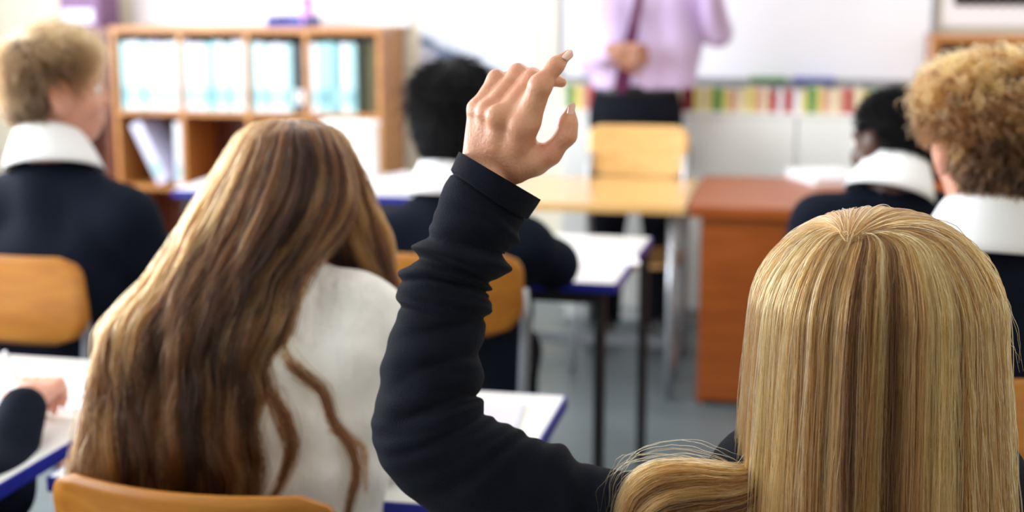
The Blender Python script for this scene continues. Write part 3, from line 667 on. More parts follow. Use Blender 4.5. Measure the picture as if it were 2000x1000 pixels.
def person(name, lab, headpx, d, yaw=0.0, lean=.06, side=0.0, hyaw=0.0, hpitch=0.0, hroll=0.0, sw=.165, skin='skin_pale', top='navy2', arms=None, hands=True, sc=1.0, collar_m='collar', legs=True, hipz=.535, res=.009, shoulder_drop=.285, bulk=1.0, neck=.165, hcurl=.55):
    c = at(headpx[0], headpx[1], d); Rb = rotm(yaw); f, r = Rb @ np.array((0, 1, 0)), Rb @ np.array((1, 0, 0))
    hip = c - f * lean - r * side; base = np.array((hip[0], hip[1], 0.0))
    root = tag(empty(name, base), lab, 'person')
    Lp = lambda x, y, z: base + r * x + f * y + UP * z
    Rh = rotm(yaw + hyaw, hpitch, hroll); hz = c[2]
    nb = Lp(side * .85, lean * .75 - .01, hz - neck); sz = hz - shoulder_drop; cy = lean * .55
    sh = {s: Lp(s * sw + side * .7, cy, sz) for s in (-1, 1)}
    arms = arms or {}
    arm = {}
    for s in (-1, 1):
        e, w = arms.get(s, ((s * (sw + .075), .13, sz - .25), (s * .13, .37, .745)))
        arm[s] = (Lp(*e) if len(e) == 3 else e, Lp(*w) if len(w) == 3 else w)
    body = head_prims(c, Rh, sc)
    body += [cone(c + Rh @ np.array((0, -.022, -.05)), nb, .054 * sc, .056 * sc), cone(nb, Lp(side * .4, cy * .8, sz - .12), .054, .055), cone(Lp(side * .4, cy * .8, sz - .12), Lp(0, 0, hipz + .03), .055, .06)]
    for s in (-1, 1): body += [cone(nb - UP * .06, sh[s], .045, .042), cone(sh[s], arm[s][0], .042, .033), cone(arm[s][0], arm[s][1], .033, .024)]
    parts = [surface(body, .006, .022)]
    if hands:
        for s in (-1, 1):
            dv = unit(arm[s][1] - arm[s][0]); dv = unit(dv + np.array((0, 0, -dv[2] * .8))) if s not in (arms.get('free', ())) else dv
            parts.append(surface(hand_prims(arm[s][1], dv, np.array((0, 0, 1.0)), -s, hcurl), .003, .008))
    V, Q = join_arrays(parts); mesh('body', V - base, Q, skin, root)
    face_parts(c, Rh, root, base, sc)
    B = bulk
    jp = []
    for s in (-1, 1):
        jp += [cone(Lp(s * .070, .0, hipz - .02), Lp(s * .072 + side * .4, cy * .7, sz - .14), .105 * B, .105 * B), cone(Lp(s * .072 + side * .4, cy * .7, sz - .14), Lp(s * (sw - .075) + side * .7, cy, sz - .045), .105 * B, .078 * B),
               cone(nb - UP * .055 + r * s * .02, sh[s] - UP * .004, .068 * B, .060 * B), cone(sh[s] - UP * .004, arm[s][0], .060 * B, .052 * B), cone(arm[s][0], arm[s][1] - (arm[s][1] - arm[s][0]) * .06, .052 * B, .038 * B)]
    jp += [cone(nb - UP * .035, Lp(side * .4, cy * .75, sz - .10), .068 * B, .098 * B), cone(Lp(side * .4, cy * .75, sz - .10), Lp(0, 0, hipz), .098 * B, .10 * B)]
    V, Q = surface(jp, res, .035, subs=[cone(nb + UP * .005, nb + UP * .1 , .058, .075)]); mesh('jumper' if top != 'lilac' else 'shirt', V - base, Q, top, root)
    if legs:
        tp = [ell(Lp(0, -.01, hipz), (.15 * B, .12 * B, .09), Rb)]
        for s in (-1, 1): tp += [cone(Lp(s * .08, 0, hipz), Lp(s * .10, .40, hipz - .02), .088, .066), cone(Lp(s * .10, .40, hipz - .02), Lp(s * .105, .37, .11), .064, .052)]
        V, Q = surface(tp, .011, .03); mesh('trousers', V - base, Q, 'trouser', root)
        for s in (-1, 1):
            V, Q = surface([cone(Lp(s * .105, .36, .075), Lp(s * .105, .36, .04), .036, .038), cone(Lp(s * .105, .34, .038), Lp(s * .11, .50, .034), .038, .033)], .009, .02, cuts=[(Lp(0, 0, .004), (0, 0, -1))]); mesh('shoe', V - base, Q, 'shoe', root)
    if collar_m: collar(nb + UP * .020, unit(c + Rh @ np.array((0, -.022, -.05)) - nb), root, base, collar_m)
    return root, c, Rh, base, nb

def seat_chair(root_base, yaw, lab, back=0.02, **k):
    f = rotm(yaw) @ np.array((0, 1, 0)); p = root_base - f * (-.045 + back); return chair(p, yaw, lab, **k)
D = math.radians
rng = np.random.default_rng(3)

# sandy-haired boy at the left
pr_, c, Rh, bs, nb = person('person', 'boy with short sandy hair, white collar and navy jumper at left', (108, 178), 3.21, sc=1.05, yaw=D(-8), lean=.05, hyaw=D(-40), hpitch=D(0), hroll=D(3), sw=.183, skin='skin_pale', bulk=1.12, shoulder_drop=.275, neck=.164)
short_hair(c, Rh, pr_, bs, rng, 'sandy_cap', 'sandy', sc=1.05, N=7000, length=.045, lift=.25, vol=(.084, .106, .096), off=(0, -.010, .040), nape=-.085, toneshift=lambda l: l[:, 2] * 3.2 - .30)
seat_chair(bs, D(-8), 'golden wooden school chair under the sandy-haired boy', w=.43, z0=.695, z1=.89)
# black-haired student in the middle
pr_, c, Rh, bs, nb = person('person', 'student with thick black hair and white collar behind the raised sleeve', (888, 232), 3.28, yaw=D(4), lean=.08, hyaw=D(3), hpitch=D(14), sw=.165, skin='skin_tan', bulk=1.05, arms={1: ((.225, .13, .80), (.16, .40, .745)), -1: ((-.235, .14, .80), (-.12, .40, .745))})
short_hair(c, Rh, pr_, bs, rng, 'black_cap', 'blackhair', N=5000, length=.05, lift=.08, vol=(.089, .110, .100), off=(0, -.012, .034), nape=-.150, hairline=((0, .065, .055), (0, .9, -.42)), extra=[((0, -.045, -.06), (.078, .064, .075))])
seat_chair(bs, D(4), 'golden wooden school chair under the black-haired student', w=.38, z0=.70, z1=.885)
# dark-haired boy at the right
pr_, c, Rh, bs, nb = person('person', 'boy with cropped dark hair turned left, white collar, navy jumper', (1740, 280), 3.36, yaw=D(12), lean=.08, hyaw=D(32), hpitch=D(8), sw=.17, skin='skin_dark', bulk=1.05, neck=.110, shoulder_drop=.180)
short_hair(c, Rh, pr_, bs, rng, 'black_cap', 'blackhair', N=6000, length=.014, lift=.8, vol=(.079, .099, .090), off=(0, -.014, .034), nape=-.070)
seat_chair(bs, D(12), 'golden wooden school chair hidden behind the blonde hair')
# curly ginger boy at the right edge
pr_, c, Rh, bs, nb = person('person', 'boy with curly ginger-blond hair and white collar at right edge', (1930, 292), 2.30, yaw=D(6), lean=.04, hyaw=D(10), hpitch=D(2), sw=.18, skin='skin_pale', bulk=1.1, shoulder_drop=.255, neck=.155)
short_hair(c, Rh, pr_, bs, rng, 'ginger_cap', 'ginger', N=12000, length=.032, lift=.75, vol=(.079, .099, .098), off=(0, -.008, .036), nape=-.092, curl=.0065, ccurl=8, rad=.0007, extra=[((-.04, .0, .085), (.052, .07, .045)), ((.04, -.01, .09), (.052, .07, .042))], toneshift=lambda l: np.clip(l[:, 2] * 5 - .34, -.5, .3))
seat_chair(bs, D(6), 'golden wooden school chair under the curly-haired boy')
# writer whose arm reaches in at the left edge
wr = on_z(48, 790, .755); el = at(-10, 960, 2.16)
b0 = W(-1.13, 2.02); cpx = b0 + UP * 1.12
def to_px(p):
    q = np.array(p) - CAM; z = q @ VIEW; return 1000 + F * (q @ RIGHT) / z, 500 - F * (q @ VUP) / z, q @ FWD
hp = to_px(cpx); yw = D(2)
Rb = rotm(yw); loc = lambda p, c0: tuple((np.array(p) - c0) @ np.array(Rb))
bsx = np.array((cpx[0], cpx[1], 0)) - Rb @ np.array((0, .10, 0))
pr_, c, Rh, bs, nb = person('person', 'student in a navy jumper whose writing arm reaches in at left', (hp[0], hp[1]), hp[2], yaw=yw, lean=.10, hpitch=D(20), sw=.165, skin='skin_pale', bulk=1.05, hcurl=1.0, arms={1: (loc(el, bsx), loc(wr, bsx)), -1: ((-.25, .12, .80), (-.10, .38, .745))})
short_hair(c, Rh, pr_, bs, rng, 'brunette_cap', 'browndark', N=2500, length=.04)
seat_chair(bs, yw, 'wooden school chair just outside the left edge', back=.03)
# pen in the writing hand
hd = wr + unit(wr - el) * np.array((1, 1, 0)) * .07 - RIGHT * .03
pn = tag(empty('pen', hd), 'slim pen held in the writing hand at left', 'pen')
p_ = [np.array((-.012, .045, -.032)), np.array((-.035, .02, .07))]
tube('barrel', [p_[0] + (p_[1] - p_[0]) * .12, p_[1]], .004, 'plastic', pn, 8); tube('tip', [p_[0], p_[0] + (p_[1] - p_[0]) * .12], [.001, .004], 'dark_metal', pn, 8)

# ------------------------------------------------------------------ the teacher
TD = 5.86
tc_ = at(1262, 0, TD); tb_ = np.array((tc_[0], tc_[1], 0.0))
tr = tag(empty('person', tb_), 'standing teacher in lilac shirt, plum tie and dark trousers', 'person')
TP = lambda x, y, z: tb_ + RIGHT * x + FWD * y + UP * z       # y away from the class
hc = TP(-.015, -.02, 1.70); Rt = rotm(YAW + PI + D(10), D(4))
shl, shr = at(1160, -52, TD), at(1348, -52, TD)
ell_, elr = at(1158, 118, TD + .03), at(1402, 62, TD - .02)
wrl, wrr = at(1196, 98, TD - .20), at(1388, -22, TD - .20)
wl = TP(-.018, 0, 0)
def torso_pts(k): return [((1205, 170), (1310, 170)), ((1200, 90), (1312, 90)), ((1196, 0), (1312, 0)), ((1205, -40), (1300, -40))][k]
body = head_prims(hc, Rt, 1.05) + [cone(hc + Rt @ np.array((0, -.022, -.05)), TP(0, .0, 1.50), .058, .06), cone(TP(0, 0, 1.50), TP(0, 0, 1.05), .06, .07)]
for a_, e_, w_ in ((shl, ell_, wrl), (shr, elr, wrr)): body += [cone(TP(0, 0, 1.46), a_, .05, .045), cone(a_, e_, .045, .035), cone(e_, w_, .036, .026)]
parts = [surface(body, .008, .022), surface(hand_prims(wrl, unit(RIGHT * .75 - UP * .12 - FWD * .25), -FWD, 1, .9, 1.12), .0032, .008), surface(hand_prims(wrr, unit(UP * .8 - RIGHT * .4 - FWD * .2), RIGHT, 1, .8, 1.12), .0032, .008)]
V, Q = join_arrays(parts); mesh('body', V - tb_, Q, 'skin_tan', tr); face_parts(hc, Rt, tr, tb_, 1.05)
jp = []
for k in range(3):
    a_, b_ = torso_pts(k), torso_pts(k + 1)
    rr = (.115, .118, .115, .085)
    for s in (0, 1): jp.append(cone(at(*a_[s], TD), at(*b_[s], TD), rr[k] * (.86 if k == 0 else 1), rr[k + 1]))
    jp.append(cone((at(*a_[0], TD) + at(*a_[1], TD)) / 2, (at(*b_[0], TD) + at(*b_[1], TD)) / 2, rr[k] + .004, rr[k + 1] + .004))
for a_, e_, w_ in ((shl, ell_, wrl), (shr, elr, wrr)): jp += [cone(TP(0, 0, 1.47), a_, .07, .07), cone(a_, e_, .068, .058), cone(e_, e_ + (w_ - e_) * .9, .056, .042)]
V, Q = surface(jp, .008, .028, cuts=[(TP(0, 0, 1.035), (0, 0, -1))]); mesh('shirt', V - tb_, Q, 'lilac', tr)
collar(TP(0, -.005, 1.515), np.array((0, .0, 1.0)), tr, tb_, 'lilac', (.066, .07), .05)
tp = [ell(TP(-.035, 0, .98), (.182, .125, .12), rotm(YAW)), ell(TP(-.035, 0, .90), (.185, .125, .12), rotm(YAW))]
for s in (-1, 1): tp += [cone(TP(-.035 + s * .09, 0, .92), TP(-.035 + s * .105, .0, .50), .098, .072), cone(TP(-.035 + s * .105, 0, .50), TP(-.035 + s * .11, .02, .06), .072, .062)]
V, Q = surface(tp, .010, .03, cuts=[(TP(0, 0, 1.045), (0, 0, 1)), (TP(0, 0, .03), (0, 0, -1))]); mesh('trousers', V - tb_, Q, 'trouser', tr)
for s in (-1, 1):
    V, Q = surface([cone(TP(-.035 + s * .11, .04, .045), TP(-.035 + s * .13, -.16, .036), .042, .036)], .009, .02, cuts=[(TP(0, 0, .004), (0, 0, -1))]); mesh('shoe', V - tb_, Q, 'shoe', tr)
bl = []
for j in range(32):
    a_ = 2 * PI * j / 32; q = TP(-.035 + .176 * math.cos(a_), .118 * math.sin(a_), 0)
    bl += [q + UP * 1.02, q + UP * 1.05]
mesh('belt', np.array(bl) - tb_, [(2 * j, 2 * ((j + 1) % 32), 2 * ((j + 1) % 32) + 1, 2 * j + 1) for j in range(32)], 'shoe', tr)
tv, tf = [], []
path = [(1252, -60, 7), (1247, 0, 8), (1238, 50, 10), (1226, 105, 13), (1218, 150, 15), (1214, 172, 15), (1213, 184, 2)]
for k, (x, y, w) in enumerate(path):
    dd = TD - .135 - (.02 if y > 40 else 0)
    for sx, sd in ((-1, 0), (1, 0), (1, .006), (-1, .006)): tv.append(at(x + sx * w, y, dd + sd) - tb_)
for k in range(len(path) - 1):
    for j in range(4): tf.append((k * 4 + j, k * 4 + (j + 1) % 4, k * 4 + 4 + (j + 1) % 4, k * 4 + 4 + j))
tf += [(3, 2, 1, 0), tuple(range(len(tv) - 4, len(tv)))]
mesh('tie', np.array(tv), tf, 'tie', tr, False)
short_hair(hc, Rt, tr, tb_, rng, 'brunette_cap', 'browndark', N=2500, length=.03, sc=1.05)
# teacher's chair, its front towards the class
cc = at(1240, 300, 5.58)
chair((cc[0] + .01, cc[1] - .21, 0), PI, 'pale wooden chair pushed under the table before the teacher', 'pale_ply', w=.40, z0=.70, z1=.905, curve=.02)

# ------------------------------------------------------------------ brunette in the white blouse
rb = np.random.default_rng(8)
hb = at(563, 385, 2.12); bs = np.array((hb[0] + .03, hb[1] - .16, 0.0))
br = tag(empty('person', bs), 'girl with long wavy brown hair in a white blouse, seen from behind', 'person')
Rh = rotm(D(8), D(28), D(-10)); BP = lambda x, y, z: bs + RIGHT * x + FWD * y + UP * z
nb = hb + np.array((.02, -.05, -.15))
shL, shR = at(365, 640, 2.04), at(725, 640, 2.03)
elL, elR = at(250, 880, 2.10), at(770, 905, 2.12); wrL, wrR = BP(-.10, .42, .745), BP(.13, .42, .745)
body = head_prims(hb, Rh) + [cone(hb + Rh @ np.array((0, -.022, -.05)), nb, .052, .054), cone(nb, at(545, 720, 2.03), .054, .055), cone(at(545, 720, 2.03), BP(0, .06, .56), .05, .055)]
for a_, e_, w_ in ((shL, elL, wrL), (shR, elR, wrR)): body += [cone(nb - UP * .05, a_, .045, .04), cone(a_, e_, .04, .032), cone(e_, w_, .032, .023)]
parts = [surface(body, .006, .02)] + [surface(hand_prims(w_, unit(w_ - e_ + UP * .02), UP, sg, .5), .003, .008) for w_, e_, sg in ((wrL, elL, 1), (wrR, elR, -1))]
V, Q = join_arrays(parts); mesh('body', V - bs, Q, 'skin_pale', br); face_parts(hb, Rh, br, bs)
jp = []
back = [((420, 600), (690, 612)), ((415, 680), (672, 690)), ((420, 780), (660, 790)), ((425, 900), (655, 900)), ((430, 1060), (650, 1060))]
for k in range(4):
    for s in (0, 1): jp.append(cone(at(*back[k][s], 2.02), at(*back[k + 1][s], 2.00), .062 if k == 0 else .075, .075))
    m0 = [(back[k][0][i] + back[k][1][i]) / 2 for i in (0, 1)]; m1 = [(back[k + 1][0][i] + back[k + 1][1][i]) / 2 for i in (0, 1)]
    jp.append(cone(at(*m0, 2.02), at(*m1, 2.00), .068 if k == 0 else .08, .08))
jp += [cone(at(560, 590, 2.05), shL, .06, .055), cone(at(600, 588, 2.05), shR, .06, .058), cone(shL, elL, .055, .048), cone(shR, elR, .052, .04), cone(elL, wrL, .046, .034), cone(elR, wrR, .04, .032)]
V, Q = surface(jp, .007, .03); mesh('blouse', V - bs, Q, 'blouse', br)
tp = [ell(BP(0, 0, .535), (.155, .125, .09), rotm(YAW))]
for s in (-1, 1): tp += [cone(BP(s * .08, 0, .535), BP(s * .1, .40, .515), .088, .066), cone(BP(s * .1, .40, .515), BP(s * .105, .37, .11), .064, .052)]
V, Q = surface(tp, .011, .03); mesh('trousers', V - bs, Q, 'trouser', br)
for s in (-1, 1):
    V, Q = surface([cone(BP(s * .105, .36, .075), BP(s * .105, .36, .04), .036, .038), cone(BP(s * .105, .34, .038), BP(s * .11, .50, .034), .038, .033)], .009, .02, cuts=[(BP(0, 0, .004), (0, 0, -1))]); mesh('shoe', V - bs, Q, 'shoe', br)
rowsA = [(538, 236, 585, 236, 2.08, .9), (505, 246, 628, 246, 2.08, .9), (472, 265, 652, 262, 2.07, .9), (448, 300, 672, 300, 2.06, .85), (420, 350, 684, 350, 2.05, .75), (388, 400, 682, 400, 2.03, .7), (356, 450, 655, 452, 2.01, .62), (330, 500, 615, 503, 1.99, .55), (300, 545, 580, 548, 1.97, .48),
         (255, 598, 562, 600, 1.95, .40), (216, 650, 535, 650, 1.93, .34), (198, 705, 505, 705, 1.92, .30), (186, 760, 498, 760, 1.915, .27), (176, 820, 480, 820, 1.91, .25), (168, 880, 480, 880, 1.905, .24), (160, 930, 484, 930, 1.905, .22), (162, 985, 470, 990, 1.905, .20), (170, 1040, 462, 1045, 1.905, .18)]
rowsB = [(545, 238, 600, 238, 2.09, .9), (540, 250, 640, 250, 2.09, .9), (548, 268, 664, 265, 2.09, .9), (560, 300, 684, 300, 2.09, .9), (575, 350, 708, 350, 2.10, .85), (585, 400, 728, 400, 2.11, .8), (588, 450, 742, 450, 2.12, .75), (592, 500, 755, 500, 2.13, .7), (602, 545, 766, 545, 2.14, .6), (620, 590, 775, 590, 2.15, .5), (640, 640, 780, 640, 2.16, .4)]
V1, Q1 = loft_mesh(rowsA, 60, 40, scale=.86); V2, Q2 = loft_mesh(rowsB, 40, 36, scale=.84)
V, Q = join_arrays([(V1, Q1), (V2, Q2)]); hr = mesh('hair', V - bs, Q, 'brunette_cap', br)
toneA = lambda u, th: .16 * np.sin(th * 7 + 3 * u) - .20 + np.where(np.cos(th) < -.55, .38, 0) * np.clip(1.3 - u, 0, 1) + .25 * u * np.sin(th * 13 + 1)  # left edge toned paler, painting in the light from that side
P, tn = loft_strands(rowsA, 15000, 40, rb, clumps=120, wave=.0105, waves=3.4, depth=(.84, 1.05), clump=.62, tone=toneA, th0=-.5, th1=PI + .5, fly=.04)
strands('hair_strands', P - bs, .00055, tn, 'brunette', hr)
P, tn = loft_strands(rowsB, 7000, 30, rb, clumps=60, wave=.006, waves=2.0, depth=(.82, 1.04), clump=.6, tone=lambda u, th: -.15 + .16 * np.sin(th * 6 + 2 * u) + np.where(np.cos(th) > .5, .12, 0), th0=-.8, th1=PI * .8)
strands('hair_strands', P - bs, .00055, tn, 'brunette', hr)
locks = [([(552, 560, 1.99), (548, 630, 1.95), (556, 690, 1.93), (590, 730, 1.925), (632, 768, 1.92), (652, 825, 1.92), (685, 872, 1.92), (697, 925, 1.92), (684, 985, 1.92), (675, 1040, 1.92)], 110, .011, .0032),
         ([(560, 540, 2.0), (556, 600, 1.96), (545, 660, 1.94), (552, 720, 1.935)], 200, .015, .008),
         ([(508, 610, 1.95), (506, 680, 1.93), (525, 755, 1.925), (558, 808, 1.92), (574, 870, 1.92), (556, 930, 1.92), (528, 985, 1.92)], 90, .017, .006),
         ([(515, 640, 1.945), (528, 740, 1.925), (548, 830, 1.92), (566, 880, 1.92), (548, 940, 1.92)], 45, .016, .006),
         ([(490, 800, 1.91), (478, 850, 1.905), (488, 905, 1.905), (470, 960, 1.905), (462, 1020, 1.905)], 200, .012, .007),
         ([(640, 840, 1.925), (690, 860, 1.922), (712, 880, 1.92), (715, 960, 1.92)], 18, .004, .002)]
Pl = [lock(rb, g, n_, 36, r0, r1) for g, n_, r0, r1 in locks]
P = np.concatenate(Pl); strands('hair_strands', P - bs, .00042, rb.normal(.42, .22, len(P)), 'brunette', hr)
# her chair: only the top of the curved backrest shows
pc0 = at(385, 985, 1.79)
ch = chair((pc0[0] - .002, pc0[1] + .215, 0), D(-4), 'golden wooden school chair under the brunette, its top edge showing', w=.42, z0=.60, z1=.80, curve=.05)

# ------------------------------------------------------------------ the blonde girl with her hand up
rg = np.random.default_rng(21)
BD = 1.37
hb = at(1712, 668, BD + .015); bs = np.array((hb[0], hb[1] + .01, 0.0))
bl_ = tag(empty('person', bs), 'blonde girl in a navy jumper raising her left hand', 'person')
GP = lambda x, y, z: bs + RIGHT * x + FWD * y + UP * z
Rh = rotm(YAW, D(8), D(4)); nb = hb - UP * .150 + FWD * -.01
shl = at(1310, 1030, 1.44); shr_ = at(1990, 1130, 1.40)
# --- the raised hand, joints given as zoomed-crop pixels of the photograph and a distance
HD = 1.455
def hz(x, y, dd=0.0): return at(850 + x / 3.125, 80 + y / 3.125, HD + dd)
px2m = HD / F / cp
rz = lambda q: q / 3.125 * px2m
hp_ = []
wrist = hz(330, 860, .012); fore = hz(180, 1180, .02)
hp_ += [cone(fore, wrist, rz(125), rz(128))]
# palm: fans from the wrist to the knuckles
mcp = {'p': hz(255, 415, .030), 'r': hz(318, 430, .018), 'm': hz(400, 470, .004), 'i': hz(545, 500, -.003)}
for k, (o, r0, r1) in {'p': (-90, 88, 55), 'r': (-35, 92, 62), 'm': (30, 95, 70), 'i': (110, 92, 76)}.items():
    hp_.append(cone(hz(330 + o, 800 - o * .15, .018), mcp[k], rz(r0), rz(r1)))
hp_ += [ell(hz(440, 640, .014), (rz(150), rz(90), rz(170)), rotm(YAW)), cone(hz(480, 720, .012), mcp['i'], rz(105), rz(80))]
# index finger
i1, i2, i3 = hz(640, 275, -.012), hz(735, 150, -.006), hz(812, 80, .002)
hp_ += [cone(mcp['i'], i1, rz(76), rz(58)), cone(i1, i2, rz(58), rz(45)), cone(i2, i3, rz(45), rz(27)), ell(i1, (rz(60), rz(58), rz(58))), cone(hz(560, 470, .0), hz(610, 360, -.006), rz(80), rz(64))]
# middle finger, behind the index: over the knuckle and forward to its tip at the right
m1, m2, m3 = hz(590, 235, .014), hz(690, 228, .036), hz(768, 252, .046)
hp_ += [cone(mcp['m'], m1, rz(62), rz(55)), cone(m1, m2, rz(52), rz(46)), cone(m2, m3, rz(43), rz(33))]
# ring finger
r1_, r2_, r3_ = hz(505, 195, .026), hz(600, 215, .050), hz(640, 300, .060)
hp_ += [cone(mcp['r'], r1_, rz(56), rz(51)), cone(r1_, r2_, rz(50), rz(44)), cone(r2_, r3_, rz(42), rz(34))]
# little finger
p1, p2, p3 = hz(372, 228, .036), hz(450, 232, .058), hz(500, 300, .070)
hp_ += [cone(mcp['p'], p1, rz(50), rz(46)), cone(p1, p2, rz(45), rz(38)), cone(p2, p3, rz(37), rz(30))]
# thumb
t0, t1, t2, t3 = hz(500, 770, .012), hz(700, 690, .004), hz(800, 575, .000), hz(828, 410, .006)
hp_ += [cone(t0, hz(610, 735, .008), rz(98), rz(80)), cone(hz(610, 735, .008), t1, rz(80), rz(64)), cone(t1, t2, rz(62), rz(58)), cone(t2, hz(812, 500, .002), rz(56), rz(50)), cone(hz(812, 500, .002), t3, rz(50), rz(24)), cone(hz(560, 640, .012), hz(640, 690, .008), rz(52), rz(42))]
# knuckle bumps
hp_ += [ell(hz(365, 455, -.0015), (rz(48), rz(42), rz(56))), ell(hz(302, 432, .0125), (rz(36), rz(32), rz(44))), ell(hz(243, 415, .024), (rz(30), rz(30), rz(40))), ell(hz(510, 520, -.0105), (rz(54), rz(38), rz(60)))]
Vh, Qh = surface(hp_, .00145, .0075)
body = head_prims(hb, Rh, .95) + [cone(hb + Rh @ np.array((0, -.022, -.05)), nb, .052, .055), cone(nb, GP(0, .02, .85), .054, .055), cone(GP(0, .02, .85), GP(0, 0, .56), .055, .06)]
elb = at(830, 900, 1.45); wrr_ = GP(.14, .36, .745); elr_ = GP(.30, .10, .80)
body += [cone(nb - UP * .05, shl, .045, .042), cone(shl, elb, .042, .034), cone(elb, fore, .034, .03), cone(nb - UP * .05, shr_, .045, .042), cone(shr_, elr_, .042, .033), cone(elr_, wrr_, .033, .024)]
parts = [(Vh, Qh), surface(body, .006, .02), surface(hand_prims(wrr_, unit(FWD), UP, -1, .5), .003, .008)]
V, Q = join_arrays(parts); mesh('body', V - bs, Q, 'skin', bl_); face_parts(hb, Rh, bl_, bs, .95)
# nails
def nail(c_, along, out, w, l, th=.0012):
    along = unit(along); out = unit(out - along * (out @ along)); lat = np.cross(along, out); V, Fc = [], []
    nx, ny = 7, 9
    for s in (0, 1):
        for j in range(ny):
            v = 2 * j / (ny - 1) - 1; hw = w * math.sqrt(max(.02, 1 - max(0, abs(v) - .45) ** 2 / .55 ** 2 * .96))
            for i in range(nx):
                u = 2 * i / (nx - 1) - 1; V.append(c_ + along * v * l + lat * u * hw + out * (th * (1 - s) - (u * hw) ** 2 / (w * 1.5)))
    g = lambda s, i, j: s * nx * ny + j * nx + i
    for j in range(ny - 1):
        for i in range(nx - 1): Fc += [(g(0, i, j), g(0, i + 1, j), g(0, i + 1, j + 1), g(0, i, j + 1)), (g(1, i, j), g(1, i, j + 1), g(1, i + 1, j + 1), g(1, i + 1, j))]
        Fc += [(g(0, 0, j), g(0, 0, j + 1), g(1, 0, j + 1), g(1, 0, j)), (g(0, nx - 1, j), g(1, nx - 1, j), g(1, nx - 1, j + 1), g(0, nx - 1, j + 1))]
    for i in range(nx - 1): Fc += [(g(0, i, 0), g(1, i, 0), g(1, i + 1, 0), g(0, i + 1, 0)), (g(0, i, ny - 1), g(0, i + 1, ny - 1), g(1, i + 1, ny - 1), g(1, i, ny - 1))]
    return np.array(V), Fc
tow = -VIEW
for c_, al, ou, w, l in ((hz(806, 84, -.0068), i3 - i2, tow * .85 + VUP * .35 + RIGHT * -.2, .0046, .0066), (hz(841, 425, .000), t3 - hz(812, 500, .002), RIGHT * .75 + tow * .6, .0048, .0078)):
    V, Fc = nail(c_, al, ou, w, l); o = mesh('fingernail', V - bs, Fc, 'nail', bl_)
# --- sleeve
rowsS = [(900, 298, 1053, 388), (891, 318, 1040, 408), (882, 338, 1026, 428), (868, 372, 1014, 448), (850, 410, 1000, 475), (837, 448, 991, 500), (820, 475, 986, 520), (815, 497, 970, 546), (800, 518, 955, 562), (784, 546, 953, 578), (781, 580, 957, 600), (775, 612, 948, 624), (758, 670, 942, 666), (743, 735, 940, 715),
         (731, 800, 939, 762), (726, 852, 940, 785), (742, 905, 950, 804), (788, 958, 972, 822), (858, 1012, 1003, 836), (950, 1055, 1045, 852), (1060, 1090, 1102, 882), (1170, 1120, 1150, 902), (1285, 1140, 1215, 920), (1390, 1150, 1330, 925), (1490, 1150, 1450, 945)]
dS = [1.455] * 5 + [1.455, 1.455, 1.455, 1.455, 1.455, 1.455, 1.452, 1.45, 1.447, 1.445, 1.443, 1.44, 1.44, 1.44, 1.44, 1.44, 1.44, 1.44, 1.44, 1.43]
rowsS = [(*a, d_, .92) for a, d_ in zip(rowsS, dS)]
folds = [(5.3, .35, -.0038, .5, None), (6.4, .2, .0065, .55, None), (7.35, -.1, -.0042, .42, None), (8.2, .5, .0045, .5, None), (8.75, .45, -.0030, .25, None), (10.0, -.5, .0035, .7, None), (4.0, .8, .0028, .45, 1), (3.2, -.7, .0022, .4, None),
         (11.6, .9, -.0028, .22, 1), (12.3, .7, .0022, .35, 1), (13.0, 1.0, -.0026, .22, 1), (13.8, .6, .0024, .35, 1), (14.6, .5, -.0030, .25, 1), (15.4, .2, .0024, .35, 1), (16.2, -.1, -.0030, .25, 1), (17.2, -.6, .0022, .4, 1), (18.2, -.9, -.0020, .3, 1), (20.3, .5, .0045, .4, 1), (21.0, .4, -.004, .3, 1), (12.8, -.3, .0018, .3, -1), (11.0, -.4, -.0018, .25, -1)]
def sleeve_disp(t, th):
    t = t + 0.12 * np.sin(2 * th + 1.3 * t) ; c_ = np.cos(th); d_ = np.zeros(np.broadcast(t, th).shape)
    for t0_, tilt, amp, wdt, sd in folds:
        win = 1.0 if sd is None else np.clip(.5 + .62 * sd * c_ + .25 * np.sin(th), 0.05, 1.1)
        d_ = d_ + 1.15 * amp * np.exp(-((t - t0_ + tilt * c_ * .6 + .35 * np.sin(th * 1.0) * (.6 if sd is None else .3)) / wdt) ** 2) * win
    d_ = d_ + .0009 * np.sin(t * 3.1 + 2.0 * np.sin(th + t * .4)) * np.clip(t - 2.5, 0, 1) + .0006 * np.sin(t * 7.3 + 3 * th) * np.clip(t - 2.5, 0, 1)
    d_ = d_ + np.where(t < 2.0, .0022, 0) * np.clip((2.05 - t) * 8, 0, 1) - .0022 * np.exp(-((t - 2.08) / .10) ** 2)
    return d_
Vs, Qs = loft_mesh(rowsS, 420, 128, sleeve_disp)
Qs = Qs[:-2]                                                   # open at the cuff and in the shoulder
inner, Qi = loft_mesh([(*(np.array(a[:4]) + np.array((6, 3, -6, -3))), a[4], .92) for a in rowsS[:6]], 40, 128)
rim = [(j, (j + 1) % 128, len(Vs) + (j + 1) % 128, len(Vs) + j) for j in range(128)]
V, Q = join_arrays([(Vs, Qs), (inner, [q[::-1] for q in Qi[:-2]])])
mesh('sleeve', V - bs, list(Q) + rim, 'navy', bl_)
jp = []
for s in (-1, 1): jp += [cone(GP(s * .07, 0, .50), GP(s * .072, .02, .80), .105, .105), cone(GP(s * .072, .02, .80), GP(s * .09, .01, .93), .105, .08)]
jp += [cone(nb - UP * .10, shl + RIGHT * .03, .050, .052), cone(shl + RIGHT * .06, shl + RIGHT * -.02, .058, .052), cone(nb - UP * .06, shr_, .062, .058), cone(shr_, elr_, .06, .05), cone(elr_, wrr_, .05, .038)]
V, Q = surface(jp, .008, .03); mesh('jumper', V - bs, Q, 'navy', bl_)
